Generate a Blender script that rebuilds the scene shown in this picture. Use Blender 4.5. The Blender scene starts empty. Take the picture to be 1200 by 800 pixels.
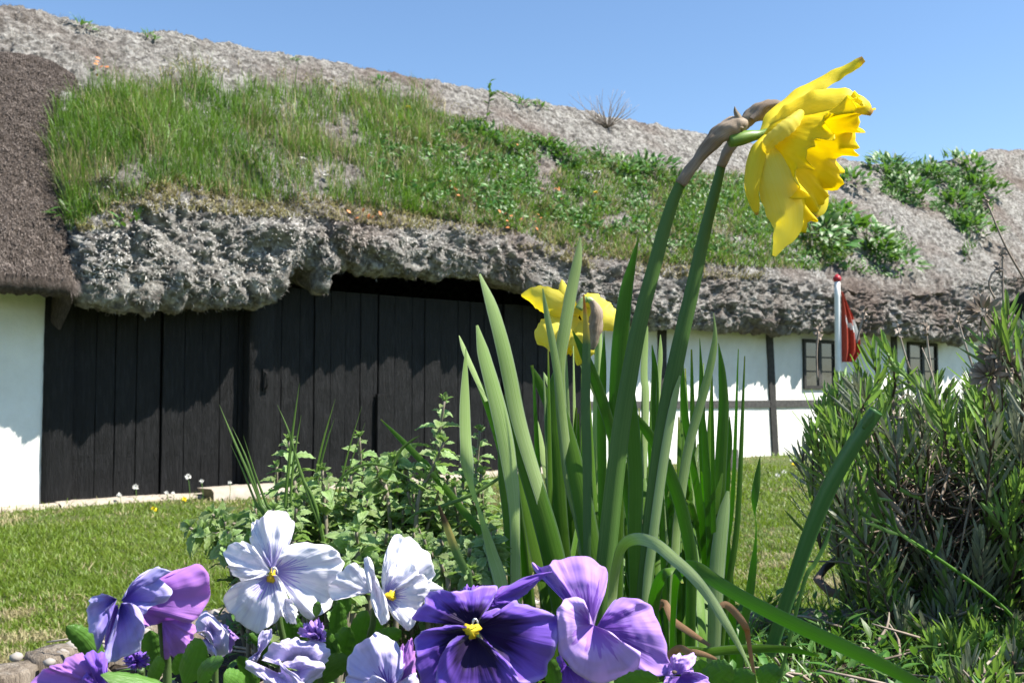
import bpy, bmesh, math, random
import numpy as np
from mathutils import Vector, Matrix, noise
from mathutils.bvhtree import BVHTree

random.seed(11); RNG = np.random.default_rng(11)
sc = bpy.context.scene
COL = sc.collection
R = math.radians

# ------------------------------------------------------------------ camera
F = 1166.67; CAMZ = 1.08; PITCH = math.atan(60/F)
cam = bpy.data.cameras.new('camera'); cam.lens = 35; cam.sensor_width = 36
cam.clip_start = 0.02; cam.clip_end = 900
cam.dof.use_dof = True; cam.dof.focus_distance = 0.62; cam.dof.aperture_fstop = 36
co = bpy.data.objects.new('camera', cam); COL.objects.link(co)
co.location = (0, 0, CAMZ); co.rotation_euler = (R(90) + PITCH, 0, 0)
sc.camera = co
# ------------------------------------------------------------------ light
SUN_EL = R(54); SUN_AZ = math.atan2(-0.19, 0.98)          # towards the sun, measured from +X
w = bpy.data.worlds.new('World'); sc.world = w; w.use_nodes = True
nt = w.node_tree; bg = nt.nodes['Background']
sky = nt.nodes.new('ShaderNodeTexSky'); sky.sky_type = 'NISHITA'; sky.sun_disc = False
sky.sun_elevation = SUN_EL; sky.sun_rotation = math.pi/2 - SUN_AZ
sky.altitude = 0; sky.air_density = 1.0; sky.dust_density = 0.15; sky.ozone_density = 3.0
hs_ = nt.nodes.new('ShaderNodeHueSaturation'); hs_.inputs['Saturation'].default_value = 1.06
nt.links.new(sky.outputs[0], hs_.inputs['Color']); nt.links.new(hs_.outputs[0], bg.inputs[0]); bg.inputs[1].default_value = 0.090
sl = bpy.data.lights.new('sun', 'SUN'); sl.energy = 5.0; sl.angle = R(0.5); sl.color = (1, .945, .85)
so = bpy.data.objects.new('sun', sl); COL.objects.link(so)
sv = Vector((math.cos(SUN_EL)*math.cos(SUN_AZ), math.cos(SUN_EL)*math.sin(SUN_AZ), math.sin(SUN_EL)))
so.rotation_euler = sv.to_track_quat('Z', 'Y').to_euler(); so.location = (8, -4, 12)
sc.view_settings.view_transform = 'Standard'; sc.view_settings.look = 'None'
sc.view_settings.exposure = 1.18; sc.view_settings.gamma = 1
try:
    sc.cycles.max_bounces = 6; sc.cycles.transparent_max_bounces = 4
except Exception: pass

# ------------------------------------------------------------------ helpers
CP, SP = math.cos(PITCH), math.sin(PITCH)
def ray(px, py):
    dx = (px-600)/F; dy = (400-py)/F
    return Vector((dx, CP - dy*SP, SP + dy*CP))
CAM = Vector((0, 0, CAMZ))
def P(px, py, Y):
    r = ray(px, py); return CAM + r*(Y/r.y)
def G(px, py, z=0.0):
    r = ray(px, py); return CAM + r*((z-CAMZ)/r.z)
A = G(25, 597); B = G(940, 532)
D = (B-A).normalized(); N = Vector((D.y, -D.x, 0))     # along the wall; outwards
WANG = math.atan2(D.y, D.x)
def W(px, py, u=0.0):
    """pixel -> (t, z) on the vertical plane u metres behind the facade"""
    r = ray(px, py); s = ((A - N*u - CAM).dot(N))/r.dot(N)
    p = CAM + r*s
    return (p-A).dot(D), p.z
def WT(px, u=0.0): return W(px, 470, u)[0]

def prop(o, label=None, cat=None, group=None, kind=None):
    if label: o['label'] = label
    if cat: o['category'] = cat
    if group: o['group'] = group
    if kind: o['kind'] = kind
    return o
def empty(name, loc=(0, 0, 0), label=None, cat=None, group=None, rz=0):
    o = bpy.data.objects.new(name, None); o.empty_display_size = .05
    COL.objects.link(o); o.location = loc; o.rotation_euler = (0, 0, rz)
    return prop(o, label, cat, group)
class MB:
    def __init__(s): s.v = []; s.f = []; s.uv = []; s.mi = []
    def add(s, vs, fs, uvs=None, m=0):
        b = len(s.v); s.v.extend([tuple(v) for v in vs])
        s.uv.extend(uvs if uvs is not None else [(0, 0)]*len(vs))
        for f in fs: s.f.append([i+b for i in f]); s.mi.append(m)
    def box(s, a, b, m=0, jit=0):
        (x0, y0, z0), (x1, y1, z1) = a, b
        vs = [(x, y, z) for x in (x0, x1) for y in (y0, y1) for z in (z0, z1)]
        if jit: vs = [tuple(c+random.uniform(-jit, jit) for c in v) for v in vs]
        s.add(vs, [(0,1,3,2),(4,6,7,5),(0,4,5,1),(2,3,7,6),(0,2,6,4),(1,5,7,3)], None, m)
    def build(s, name, mats, parent=None, smooth=True, loc=None, world=True):
        """vertices are in world space when world is True; they are moved into the parent's frame"""
        me = bpy.data.meshes.new(name)
        vs = np.array(s.v, dtype=np.float64).reshape(-1, 3)
        org = Vector((0, 0, 0))
        if parent is None and loc is not None: org = Vector(loc)
        if parent is not None and world:
            org = TREE_LOC.get(parent.name, Vector(parent.location))
        vs = vs - np.array(org)
        me.from_pydata(vs.tolist(), [], s.f)
        uvl = me.uv_layers.new(name='UVMap')
        li = np.zeros(len(me.loops), dtype=np.int32); me.loops.foreach_get('vertex_index', li)
        uvl.data.foreach_set('uv', np.array(s.uv, dtype=np.float32)[li].ravel())
        if not isinstance(mats, (list, tuple)): mats = [mats]
        for m in mats: me.materials.append(m)
        if len(mats) > 1: me.polygons.foreach_set('material_index', s.mi)
        if smooth: me.polygons.foreach_set('use_smooth', [True]*len(me.polygons))
        o = bpy.data.objects.new(name, me); COL.objects.link(o)
        if parent is not None:
            o.parent = parent
            if world: TREE_LOC[o.name] = org
        else: o.location = org
        return o
TREE_LOC = {}
def npmesh(name, V, Fq, Ft, mats, parent=None, kind=None, smooth=False):
    """fast mesh from numpy: quads Fq (n,4), tris Ft (m,3)"""
    me = bpy.data.meshes.new(name)
    nq = len(Fq); ntr = len(Ft)
    me.vertices.add(len(V)); me.vertices.foreach_set('co', np.asarray(V, dtype=np.float32).ravel())
    me.loops.add(nq*4+ntr*3); me.polygons.add(nq+ntr)
    idx = np.concatenate([np.asarray(Fq, dtype=np.int32).ravel(), np.asarray(Ft, dtype=np.int32).ravel()])
    me.loops.foreach_set('vertex_index', idx)
    st = np.concatenate([np.arange(nq)*4, nq*4+np.arange(ntr)*3]).astype(np.int32)
    me.polygons.foreach_set('loop_start', st)
    me.polygons.foreach_set('loop_total', np.concatenate([np.full(nq, 4), np.full(ntr, 3)]).astype(np.int32))
    if smooth: me.polygons.foreach_set('use_smooth', np.ones(nq+ntr, dtype=bool))
    me.update(calc_edges=True)
    for m in (mats if isinstance(mats, (list, tuple)) else [mats]): me.materials.append(m)
    o = bpy.data.objects.new(name, me); COL.objects.link(o)
    if parent is not None: o.parent = parent
    if kind: o['kind'] = kind
    return o

# numpy value noise
_perm = RNG.permutation(4096).astype(np.int64)
def _h(x, y, z): return (_perm[(_perm[(_perm[x & 4095] + y) & 4095] + z) & 4095]) / 4095.0
def vnoise(p):
    p = np.asarray(p, dtype=np.float64); i = np.floor(p).astype(np.int64); f = p-i
    f = f*f*f*(f*(f*6-15)+10)
    x, y, z = i[..., 0], i[..., 1], i[..., 2]; fx, fy, fz = f[..., 0], f[..., 1], f[..., 2]
    def L(a, b, t): return a+(b-a)*t
    c = L(L(L(_h(x,y,z), _h(x+1,y,z), fx), L(_h(x,y+1,z), _h(x+1,y+1,z), fx), fy),
          L(L(_h(x,y,z+1), _h(x+1,y,z+1), fx), L(_h(x,y+1,z+1), _h(x+1,y+1,z+1), fx), fy), fz)
    return c*2-1
def fbm(p, o=4, lac=2.1, g=.5):
    p = np.asarray(p, dtype=np.float64); s = 0; a = 1
    for k in range(o): s = s+a*vnoise(p+k*17.3); p = p*lac; a *= g
    return s

# ------------------------------------------------------------------ materials
def newmat(name):
    m = bpy.data.materials.new(name); m.use_nodes = True
    n = m.node_tree.nodes; l = m.node_tree.links
    return m, n, l, n['Principled BSDF']
def nd(n, t, **k):
    x = n.new(t)
    for a, v in k.items():
        if a.startswith('i_'): x.inputs[a[2:].replace('_', ' ')].default_value = v
        else: setattr(x, a, v)
    return x
def ramp(n, stops):
    r = n.new('ShaderNodeValToRGB'); e = r.color_ramp.elements
    while len(e) < len(stops): e.new(.5)
    for k, (p, c) in enumerate(stops): e[k].position = p; e[k].color = (*c, 1) if len(c) == 3 else c
    return r
def surf(name, cols, scale=5, rough=.85, detail=8, stretch=(1, 1, 1), bump=.0, bscale=30, bdist=.01, spec=.3, cols2=None, s2=1.0, coord='Object', island=0.0, f2=(.45, .6)):
    """procedural: noise ramp through cols, second large-scale mix, bump"""
    m, n, l, b = newmat(name)
    tc = nd(n, 'ShaderNodeTexCoord'); mp = nd(n, 'ShaderNodeMapping'); mp.inputs['Scale'].default_value = stretch
    l.new(tc.outputs[coord], mp.inputs[0])
    nz = nd(n, 'ShaderNodeTexNoise'); nz.inputs['Scale'].default_value = scale; nz.inputs['Detail'].default_value = detail; nz.inputs['Roughness'].default_value = .65
    l.new(mp.outputs[0], nz.inputs['Vector'])
    k = len(cols); rp = ramp(n, [(.3+.4*i/(max(k-1, 1)), c) for i, c in enumerate(cols)])
    l.new(nz.outputs[0], rp.inputs[0]); col = rp.outputs[0]
    if cols2:
        nz2 = nd(n, 'ShaderNodeTexNoise'); nz2.inputs['Scale'].default_value = s2; nz2.inputs['Detail'].default_value = 5
        l.new(tc.outputs[coord], nz2.inputs['Vector'])
        r2 = ramp(n, [(f2[0], (0, 0, 0)), (f2[1], (1, 1, 1))]); l.new(nz2.outputs[0], r2.inputs[0])
        r3 = ramp(n, [(.3+.4*i/(max(len(cols2)-1, 1)), c) for i, c in enumerate(cols2)]); l.new(nz.outputs[0], r3.inputs[0])
        mx = nd(n, 'ShaderNodeMixRGB'); l.new(r2.outputs[0], mx.inputs[0]); l.new(col, mx.inputs[1]); l.new(r3.outputs[0], mx.inputs[2]); col = mx.outputs[0]
    if island:
        ge = nd(n, 'ShaderNodeNewGeometry'); hs = nd(n, 'ShaderNodeHueSaturation')
        mr = nd(n, 'ShaderNodeMapRange'); mr.inputs['To Min'].default_value = 1-island; mr.inputs['To Max'].default_value = 1+island
        l.new(ge.outputs['Random Per Island'], mr.inputs[0]); l.new(mr.outputs[0], hs.inputs['Value']); l.new(col, hs.inputs['Color']); col = hs.outputs[0]
    l.new(col, b.inputs['Base Color']); b.inputs['Roughness'].default_value = rough
    b.inputs['Specular IOR Level'].default_value = spec
    if bump:
        bn = nd(n, 'ShaderNodeTexNoise'); bn.inputs['Scale'].default_value = bscale; bn.inputs['Detail'].default_value = 6; bn.inputs['Roughness'].default_value = .7
        l.new(mp.outputs[0], bn.inputs['Vector'])
        bp = nd(n, 'ShaderNodeBump'); bp.inputs['Strength'].default_value = bump; bp.inputs['Distance'].default_value = bdist
        l.new(bn.outputs[0], bp.inputs['Height']); l.new(bp.outputs[0], b.inputs['Normal'])
    return m
def leafmat(name, c1, c2, tcol, tr=.35, rough=.45, stripes=90, tip=None, spec=.45, island=.18, uvv=True, bump=.25, base=None, sc2=6.0, edge=None):
    """plant tissue: UV-striped, partly translucent"""
    m, n, l, b = newmat(name)
    tc = nd(n, 'ShaderNodeTexCoord')
    mp = nd(n, 'ShaderNodeMapping'); mp.inputs['Scale'].default_value = (stripes, 1.2, 1); l.new(tc.outputs['UV'], mp.inputs[0])
    nz = nd(n, 'ShaderNodeTexNoise'); nz.inputs['Scale'].default_value = 1; nz.inputs['Detail'].default_value = 3; l.new(mp.outputs[0], nz.inputs['Vector'])
    nz2 = nd(n, 'ShaderNodeTexNoise'); nz2.inputs['Scale'].default_value = sc2; nz2.inputs['Detail'].default_value = 6; l.new(tc.outputs['Object'], nz2.inputs['Vector'])
    ad = nd(n, 'ShaderNodeMath', operation='ADD'); l.new(nz.outputs[0], ad.inputs[0]); l.new(nz2.outputs[0], ad.inputs[1])
    rp = ramp(n, [(.36, c1), (.64, c2)]); hf = nd(n, 'ShaderNodeMath', operation='MULTIPLY'); hf.inputs[1].default_value = .5
    l.new(ad.outputs[0], hf.inputs[0]); l.new(hf.outputs[0], rp.inputs[0]); col = rp.outputs[0]
    sx = nd(n, 'ShaderNodeSeparateXYZ'); l.new(tc.outputs['UV'], sx.inputs[0])
    def band(lo, hi, c, colin):
        r = nd(n, 'ShaderNodeMapRange'); r.inputs['From Min'].default_value = lo; r.inputs['From Max'].default_value = hi; r.clamp = True
        wob = nd(n, 'ShaderNodeMath', operation='MULTIPLY_ADD'); l.new(nz2.outputs[0], wob.inputs[0]); wob.inputs[1].default_value = .06; l.new(sx.outputs['Y'], wob.inputs[2])
        l.new(wob.outputs[0], r.inputs[0]); mx = nd(n, 'ShaderNodeMixRGB'); l.new(r.outputs[0], mx.inputs[0]); l.new(colin, mx.inputs[1]); mx.inputs[2].default_value = (*c, 1); return mx.outputs[0]
    if tip:
        for (lo, hi, c) in tip: col = band(lo, hi, c, col)
    if base: col = band(base[0], base[1], base[2], col)
    if edge:
        ab = nd(n, 'ShaderNodeMath', operation='ABSOLUTE'); l.new(sx.outputs['X'], ab.inputs[0])
        r = nd(n, 'ShaderNodeMapRange'); r.inputs['From Min'].default_value = edge[0]; r.inputs['From Max'].default_value = 1; l.new(ab.outputs[0], r.inputs[0])
        mx = nd(n, 'ShaderNodeMixRGB'); l.new(r.outputs[0], mx.inputs[0]); l.new(col, mx.inputs[1]); mx.inputs[2].default_value = (*edge[1], 1); col = mx.outputs[0]
    if island:
        ge = nd(n, 'ShaderNodeNewGeometry'); hs = nd(n, 'ShaderNodeHueSaturation')
        mr = nd(n, 'ShaderNodeMapRange'); mr.inputs['To Min'].default_value = 1-island; mr.inputs['To Max'].default_value = 1+island
        l.new(ge.outputs['Random Per Island'], mr.inputs[0]); l.new(mr.outputs[0], hs.inputs['Value']); l.new(col, hs.inputs['Color'])
        mh = nd(n, 'ShaderNodeMapRange'); mh.inputs['To Min'].default_value = .485; mh.inputs['To Max'].default_value = .515
        l.new(ge.outputs['Random Per Island'], mh.inputs[0]); l.new(mh.outputs[0], hs.inputs['Hue']); col = hs.outputs[0]
    l.new(col, b.inputs['Base Color']); b.inputs['Roughness'].default_value = rough; b.inputs['Specular IOR Level'].default_value = spec
    if bump:
        bp = nd(n, 'ShaderNodeBump'); bp.inputs['Strength'].default_value = bump; bp.inputs['Distance'].default_value = .0008
        l.new(ad.outputs[0], bp.inputs['Height']); l.new(bp.outputs[0], b.inputs['Normal'])
    if tr > 0:
        t = nd(n, 'ShaderNodeBsdfTranslucent'); mt = nd(n, 'ShaderNodeMixRGB', blend_type='MIX'); mt.inputs[0].default_value = .55
        l.new(col, mt.inputs[1]); mt.inputs[2].default_value = (*tcol, 1); l.new(mt.outputs[0], t.inputs[0])
        ms = nd(n, 'ShaderNodeMixShader'); ms.inputs[0].default_value = tr
        l.new(b.outputs[0], ms.inputs[1]); l.new(t.outputs[0], ms.inputs[2]); l.new(ms.outputs[0], n['Material Output'].inputs[0])
    return m
def petalmat(name, c_in, c_out, c_blotch=None, r_b=.45, soft=.25, c_line=None, lines=16, r_line=.6, tcol=None, tr=.35, c_edge=None, rough=.55, side=0):
    """pansy petal: UV x runs across the petal (-1..1), y from throat (0) to rim (1)"""
    m, n, l, b = newmat(name)
    tc = nd(n, 'ShaderNodeTexCoord'); sx = nd(n, 'ShaderNodeSeparateXYZ'); l.new(tc.outputs['UV'], sx.inputs[0])
    mp = nd(n, 'ShaderNodeMapping'); mp.inputs['Scale'].default_value = (lines, .8, 1); l.new(tc.outputs['UV'], mp.inputs[0])
    st = nd(n, 'ShaderNodeTexNoise'); st.inputs['Scale'].default_value = 1; st.inputs['Detail'].default_value = 2.5; l.new(mp.outputs[0], st.inputs['Vector'])
    nz = nd(n, 'ShaderNodeTexNoise'); nz.inputs['Scale'].default_value = 45; nz.inputs['Detail'].default_value = 5; l.new(tc.outputs['Object'], nz.inputs['Vector'])
    g = nd(n, 'ShaderNodeMath', operation='MULTIPLY_ADD'); l.new(nz.outputs[0], g.inputs[0]); g.inputs[1].default_value = .35; l.new(sx.outputs['Y'], g.inputs[2])
    rp = ramp(n, [(.25, c_in), (1.0, c_out)] if not c_edge else [(.25, c_in), (.95, c_out), (1.0, c_edge)])
    g2 = nd(n, 'ShaderNodeMath', operation='SUBTRACT'); l.new(g.outputs[0], g2.inputs[0]); g2.inputs[1].default_value = .15
    l.new(g2.outputs[0], rp.inputs[0]); col = rp.outputs[0]
    # fine veins over the whole petal
    vr = ramp(n, [(.35, (.76, .73, .84)), (.55, (1, 1, 1))]); l.new(st.outputs[0], vr.inputs[0])
    mv = nd(n, 'ShaderNodeMixRGB', blend_type='MULTIPLY'); mv.inputs[0].default_value = .55; l.new(col, mv.inputs[1]); l.new(vr.outputs[0], mv.inputs[2]); col = mv.outputs[0]
    def mask(r0, sf, k):
        a = nd(n, 'ShaderNodeMath', operation='MULTIPLY_ADD'); l.new(st.outputs[0], a.inputs[0]); a.inputs[1].default_value = -k; l.new(sx.outputs['Y'], a.inputs[2])
        r = nd(n, 'ShaderNodeMapRange'); r.inputs['From Min'].default_value = r0-k/2; r.inputs['From Max'].default_value = r0-k/2-sf*.5
        l.new(a.outputs[0], r.inputs[0]); return r.outputs[0]
    if c_line:
        lm = mask(r_line, .12, 1.5); mx = nd(n, 'ShaderNodeMixRGB'); l.new(lm, mx.inputs[0]); l.new(col, mx.inputs[1]); mx.inputs[2].default_value = (*c_line, 1); col = mx.outputs[0]
    if c_blotch:
        bm_ = mask(r_b, soft, .55); mx = nd(n, 'ShaderNodeMixRGB'); l.new(bm_, mx.inputs[0]); l.new(col, mx.inputs[1]); mx.inputs[2].default_value = (*c_blotch, 1); col = mx.outputs[0]
    l.new(col, b.inputs['Base Color']); b.inputs['Roughness'].default_value = rough; b.inputs['Specular IOR Level'].default_value = .25
    try: b.inputs['Sheen Weight'].default_value = .15
    except Exception: pass
    bp = nd(n, 'ShaderNodeBump'); bp.inputs['Strength'].default_value = .5; bp.inputs['Distance'].default_value = .0015
    l.new(st.outputs[0], bp.inputs['Height']); l.new(bp.outputs[0], b.inputs['Normal'])
    t = nd(n, 'ShaderNodeBsdfTranslucent'); l.new(col, t.inputs[0])
    ms = nd(n, 'ShaderNodeMixShader'); ms.inputs[0].default_value = tr
    l.new(b.outputs[0], ms.inputs[1]); l.new(t.outputs[0], ms.inputs[2]); l.new(ms.outputs[0], n['Material Output'].inputs[0])
    return m

M = {}
M['lawn'] = surf('lawn_soil', [(.035, .06, .012), (.07, .10, .022), (.13, .12, .05)], 9, .95, bump=.6, bscale=60, bdist=.03)
M['blade'] = leafmat('lawn_blade', (.075, .14, .010), (.19, .25, .03), (.30, .46, .02), .35, .5, 1, island=.35, sc2=.9, bump=0)
M['blade_dry'] = leafmat('dry_blade', (.26, .22, .10), (.40, .35, .19), (.4, .35, .15), .3, .6, 1, island=.25, sc2=2, bump=0)
M['roofgrass'] = leafmat('roof_blade', (.05, .13, .014), (.15, .25, .035), (.24, .46, .025), .35, .5, 1, island=.35, sc2=.8, bump=0)
M['soil'] = surf('bed_soil', [(.03, .02, .013), (.06, .045, .03), (.12, .09, .06)], 40, .95, bump=.9, bscale=90, bdist=.01)
M['white'] = surf('whitewash', [(.70, .69, .66), (.84, .84, .82)], 2.5, .9, bump=.8, bscale=18, bdist=.01, cols2=[(.70, .69, .65), (.80, .79, .76)], s2=.7)
M['tar'] = surf('tarred_wood', [(.0012, .0012, .0015), (.0035, .0035, .0042), (.015, .015, .0165)], 14, .56, stretch=(3, 3, .35), bump=1.0, bscale=22, bdist=.02, spec=.30)
M['timber'] = surf('old_timber', [(.02, .02, .02), (.05, .048, .045)], 20, .7, stretch=(1, 1, 1), bump=.6, bscale=25, bdist=.008)
M['greytimber'] = surf('grey_beam', [(.035, .035, .035), (.09, .088, .085)], 20, .8, bump=.6, bscale=25, bdist=.008)
M['stone'] = surf('step_stone', [(.28, .24, .2), (.42, .37, .31)], 9, .9, bump=.6, bscale=30, bdist=.01)
M['seaweed'] = surf('seaweed_thatch', [(.075, .068, .06), (.19, .178, .163), (.41, .392, .363), (.66, .645, .61)], 10, .95, detail=14, bump=1.0, bscale=34, bdist=.09,
                    cols2=[(.10, .075, .060), (.20, .158, .135), (.34, .285, .25)], s2=.6, f2=(.46, .66))
M['strand'] = surf('seaweed_strand', [(.22, .205, .185), (.44, .42, .39), (.62, .60, .57)], 2.2, .95, island=.45, spec=.1, cols2=[(.19, .15, .13), (.35, .295, .265)], s2=.6, f2=(.46, .66))
M['reed'] = surf('brown_thatch', [(.030, .023, .018), (.065, .050, .042), (.13, .106, .092)], 34, .95, stretch=(1, 1, .45), bump=1, bscale=60, bdist=.03)
M['reedstrand'] = surf('brown_reed', [(.05, .039, .032), (.20, .168, .15)], 9, .85, island=.7)
M['moss'] = leafmat('moss', (.16, .17, .05), (.30, .25, .09), (.3, .3, .08), .15, .8, 1, island=.35, bump=0)
M['glass'] = surf('window_glass', [(.015, .018, .02), (.05, .055, .06)], 3, .12, spec=.8)
M['curtain'] = surf('curtain', [(.30, .30, .30), (.5, .5, .5)], 6, .8)
M['polewhite'] = surf('pole_paint', [(.70, .70, .70), (.8, .8, .8)], 10, .35)
M['red'] = surf('flag_red', [(.42, .05, .03), (.55, .09, .05)], 20, .7)
M['flagwhite'] = surf('flag_white', [(.75, .74, .72), (.82, .81, .8)], 20, .7)
M['knob'] = surf('knob_red', [(.35, .02, .03), (.42, .03, .04)], 20, .35)
M['twig'] = surf('dry_twig', [(.13, .095, .07), (.26, .21, .17), (.40, .35, .30)], 30, .8, island=.35)
M['darktwig'] = surf('dark_twig', [(.05, .035, .028), (.13, .095, .075)], 30, .85, island=.4)
M['pebble'] = surf('pebble', [(.22, .20, .18), (.42, .39, .36)], 25, .7, island=.25)
M['log'] = surf('log_wood', [(.10, .08, .06), (.24, .20, .16), (.38, .34, .29)], 40, .9, stretch=(3, 3, .3), bump=1, bscale=60, bdist=.006)
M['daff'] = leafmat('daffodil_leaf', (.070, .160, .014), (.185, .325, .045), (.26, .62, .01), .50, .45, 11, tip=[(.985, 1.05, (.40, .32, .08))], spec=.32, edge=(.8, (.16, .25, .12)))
M['daffpale'] = leafmat('daffodil_leaf_pale', (.24, .37, .08), (.50, .60, .30), (.25, .52, .04), .30, .38, 11, spec=.6, edge=(.8, (.3, .38, .24)))  # paler copy of the leaf green, the look of sunlit blades put into the colour
M['daffor'] = leafmat('daffodil_leaf_tipped', (.07, .15, .04), (.11, .21, .06), (.2, .42, .04), .3, .42, 22, tip=[(.80, .86, (.55, .40, .06)), (.93, .97, (.55, .16, .02))])
M['daffbrown'] = leafmat('daffodil_leaf_browned', (.12, .22, .06), (.22, .33, .10), (.3, .5, .1), .3, .5, 22, tip=[(.62, .74, (.62, .50, .14)), (.82, .88, (.10, .055, .03))])
M['scape'] = leafmat('daffodil_stem', (.050, .115, .022), (.125, .215, .05), (.15, .40, .03), .18, .45, 12, spec=.28)
M['scapegreen'] = leafmat('cut_stem', (.045, .12, .028), (.075, .17, .045), (.15, .35, .05), .10, .36, 10, spec=.5)
M['papery'] = leafmat('papery_spathe', (.20, .145, .10), (.42, .33, .25), (.5, .35, .2), .2, .65, 30, spec=.3, bump=.6, sc2=60)
M['neck'] = leafmat('flower_neck', (.10, .20, .03), (.20, .32, .05), (.3, .4, .05), .15, .4, 14, spec=.5)
M['yellow'] = leafmat('yellow_corona', (.93, .72, .010), (.96, .81, .03), (1., .88, .01), .58, .5, 18, spec=.25, island=0, bump=.9, sc2=40)
M['tepal'] = leafmat('yellow_tepal', (.92, .76, .03), (.95, .84, .10), (1., .88, .04), .52, .5, 20, spec=.25, island=.04, bump=.45, sc2=40, tip=[(.95, .995, (.55, .33, .10))])
M['tepal2'] = leafmat('pale_tepal', (.90, .77, .06), (.94, .86, .22), (1., .90, .10), .52, .5, 20, spec=.25, island=.04, bump=.45, sc2=40)
M['deadleaf'] = leafmat('dead_leaf', (.24, .12, .06), (.45, .26, .14), (.5, .25, .1), .25, .6, 20, island=.2)
M['mint'] = leafmat('catmint_leaf', (.15, .25, .06), (.32, .43, .17), (.30, .54, .08), .38, .5, 7, island=.3, bump=1.0, sc2=260, edge=(.6, (.32, .42, .22)))
M['mintstem'] = surf('catmint_stem', [(.16, .15, .10), (.27, .22, .19)], 30, .6)
M['lav'] = leafmat('lavender_leaf', (.11, .20, .04), (.25, .37, .12), (.30, .54, .05), .30, .42, 3, island=.4, sc2=8)
M['lavgrey'] = leafmat('lavender_leaf_grey', (.15, .18, .11), (.33, .35, .28), (.3, .35, .2), .15, .5, 3, island=.35, sc2=8)
M['weed'] = leafmat('weed_leaf', (.038, .115, .016), (.085, .19, .032), (.20, .42, .03), .26, .46, 5, island=.25, sc2=10)
M['pleaf'] = leafmat('pansy_leaf', (.075, .18, .025), (.13, .27, .045), (.3, .55, .05), .32, .38, 7, island=.18, sc2=30, bump=.7)
M['chive'] = leafmat('grass_leaf', (.08, .18, .03), (.14, .27, .05), (.25, .5, .05), .3, .42, 6, island=.2)
M['pstalk'] = leafmat('pansy_stalk', (.06, .11, .03), (.10, .16, .05), (.1, .2, .05), .1, .45, 6, island=0)
M['dand'] = surf('dandelion_yellow', [(.80, .55, .01), (.88, .68, .02)], 40, .6)
M['fluff'] = surf('seed_head', [(.6, .58, .54), (.75, .74, .7)], 40, .9)
M['orange'] = surf('orange_leaf', [(.55, .16, .05), (.65, .28, .10)], 20, .6)

# ------------------------------------------------------------------ curve helpers
def crom(pts, n):
    """Catmull-Rom through pts (arrays) -> n samples"""
    p = np.array(pts, dtype=float); k = len(p)
    if k == 1: return np.repeat(p, n, 0)
    p = np.vstack([2*p[0]-p[1], p, 2*p[-1]-p[-2]])
    s = np.linspace(0, k-1-1e-9, n); i = s.astype(int); t = (s-i)[:, None]
    a, b, c, d = p[i], p[i+1], p[i+2], p[i+3]
    return .5*((2*b)+(-a+c)*t+(2*a-5*b+4*c-d)*t**2+(-a+3*b-3*c+d)*t**3)
def unit(a): return a/(np.linalg.norm(a, axis=-1, keepdims=True)+1e-12)
def strap(mb, pts, wid, n=24, fold=.25, thick=.1, roll=0.0, view=None, ncross=7, m=0, wave=0.0):
    """a leaf blade: closed lens section swept along pts; wid = widths (m) along; fold = channel depth share
    roll (deg, number or list) turns the blade away from facing the viewer"""
    c = crom(pts, n); t = unit(np.gradient(c, axis=0))
    wi = crom(np.array(wid, dtype=float)[:, None], n)[:, 0].clip(0.00015)
    ro = np.interp(np.linspace(0, 1, n), np.linspace(0, 1, len(roll)), roll) if hasattr(roll, '__len__') else np.full(n, roll)
    vd = unit(c - np.array(CAM if view is None else view))
    s = unit(np.cross(t, vd)); o = unit(np.cross(s, t))
    a = np.radians(ro)[:, None]; s, o = s*np.cos(a)+o*np.sin(a), -s*np.sin(a)+o*np.cos(a)
    xs = np.linspace(-1, 1, ncross); V = []; UV = []
    V2 = []
    for sgn, VV in ((1, V), (-1, V2)):
        for i in range(n):
            ph = wave*math.sin(i*.9)
            for x in xs:
                h = fold*(x*x)-fold*.5+sgn*thick*(1-x*x)*.5
                VV.append(c[i]+s[i]*x*wi[i]*.5+o[i]*(h+ph*x)*wi[i]*.5); UV.append((x, i/(n-1)))
    k = len(xs); off = n*k
    Fc = [(i*k+j, i*k+j+1, (i+1)*k+j+1, (i+1)*k+j) for i in range(n-1) for j in range(k-1)]
    Fc += [(off+i*k+j, off+(i+1)*k+j, off+(i+1)*k+j+1, off+i*k+j+1) for i in range(n-1) for j in range(k-1)]
    mb.add(V+V2, Fc, UV, m)
def tube(mb, pts, rad, n=16, k=8, m=0, flat=1.0, cap=True, lump=0.0, hollow=False):
    c = crom(pts, n); t = unit(np.gradient(c, axis=0))
    r = crom(np.array(rad, dtype=float)[:, None], n)[:, 0].clip(1e-4)
    ref = np.array((0.31, .2, .93)) if abs(t[0][2]) < .9 else np.array((1., .1, 0))
    s = unit(np.cross(t, ref)); o = unit(np.cross(s, t)); V = []; UV = []
    for i in range(n):
        for j in range(k):
            a = 2*math.pi*j/k; q = 1+(lump*math.sin(a*3+i*.8)+lump*random.uniform(-.6, .6) if lump else 0)
            V.append(c[i]+(s[i]*math.cos(a)+o[i]*math.sin(a)*flat)*r[i]*q); UV.append((j/k*2-1, i/(n-1)))
    Fc = [(i*k+j, i*k+(j+1) % k, (i+1)*k+(j+1) % k, (i+1)*k+j) for i in range(n-1) for j in range(k)]
    if cap: Fc.append(tuple(range(k))[::-1]); Fc.append(tuple((n-1)*k+j for j in range(k)))
    mb.add(V, Fc, UV, m)
def px2m(w, Y): return w*Y/F
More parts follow.
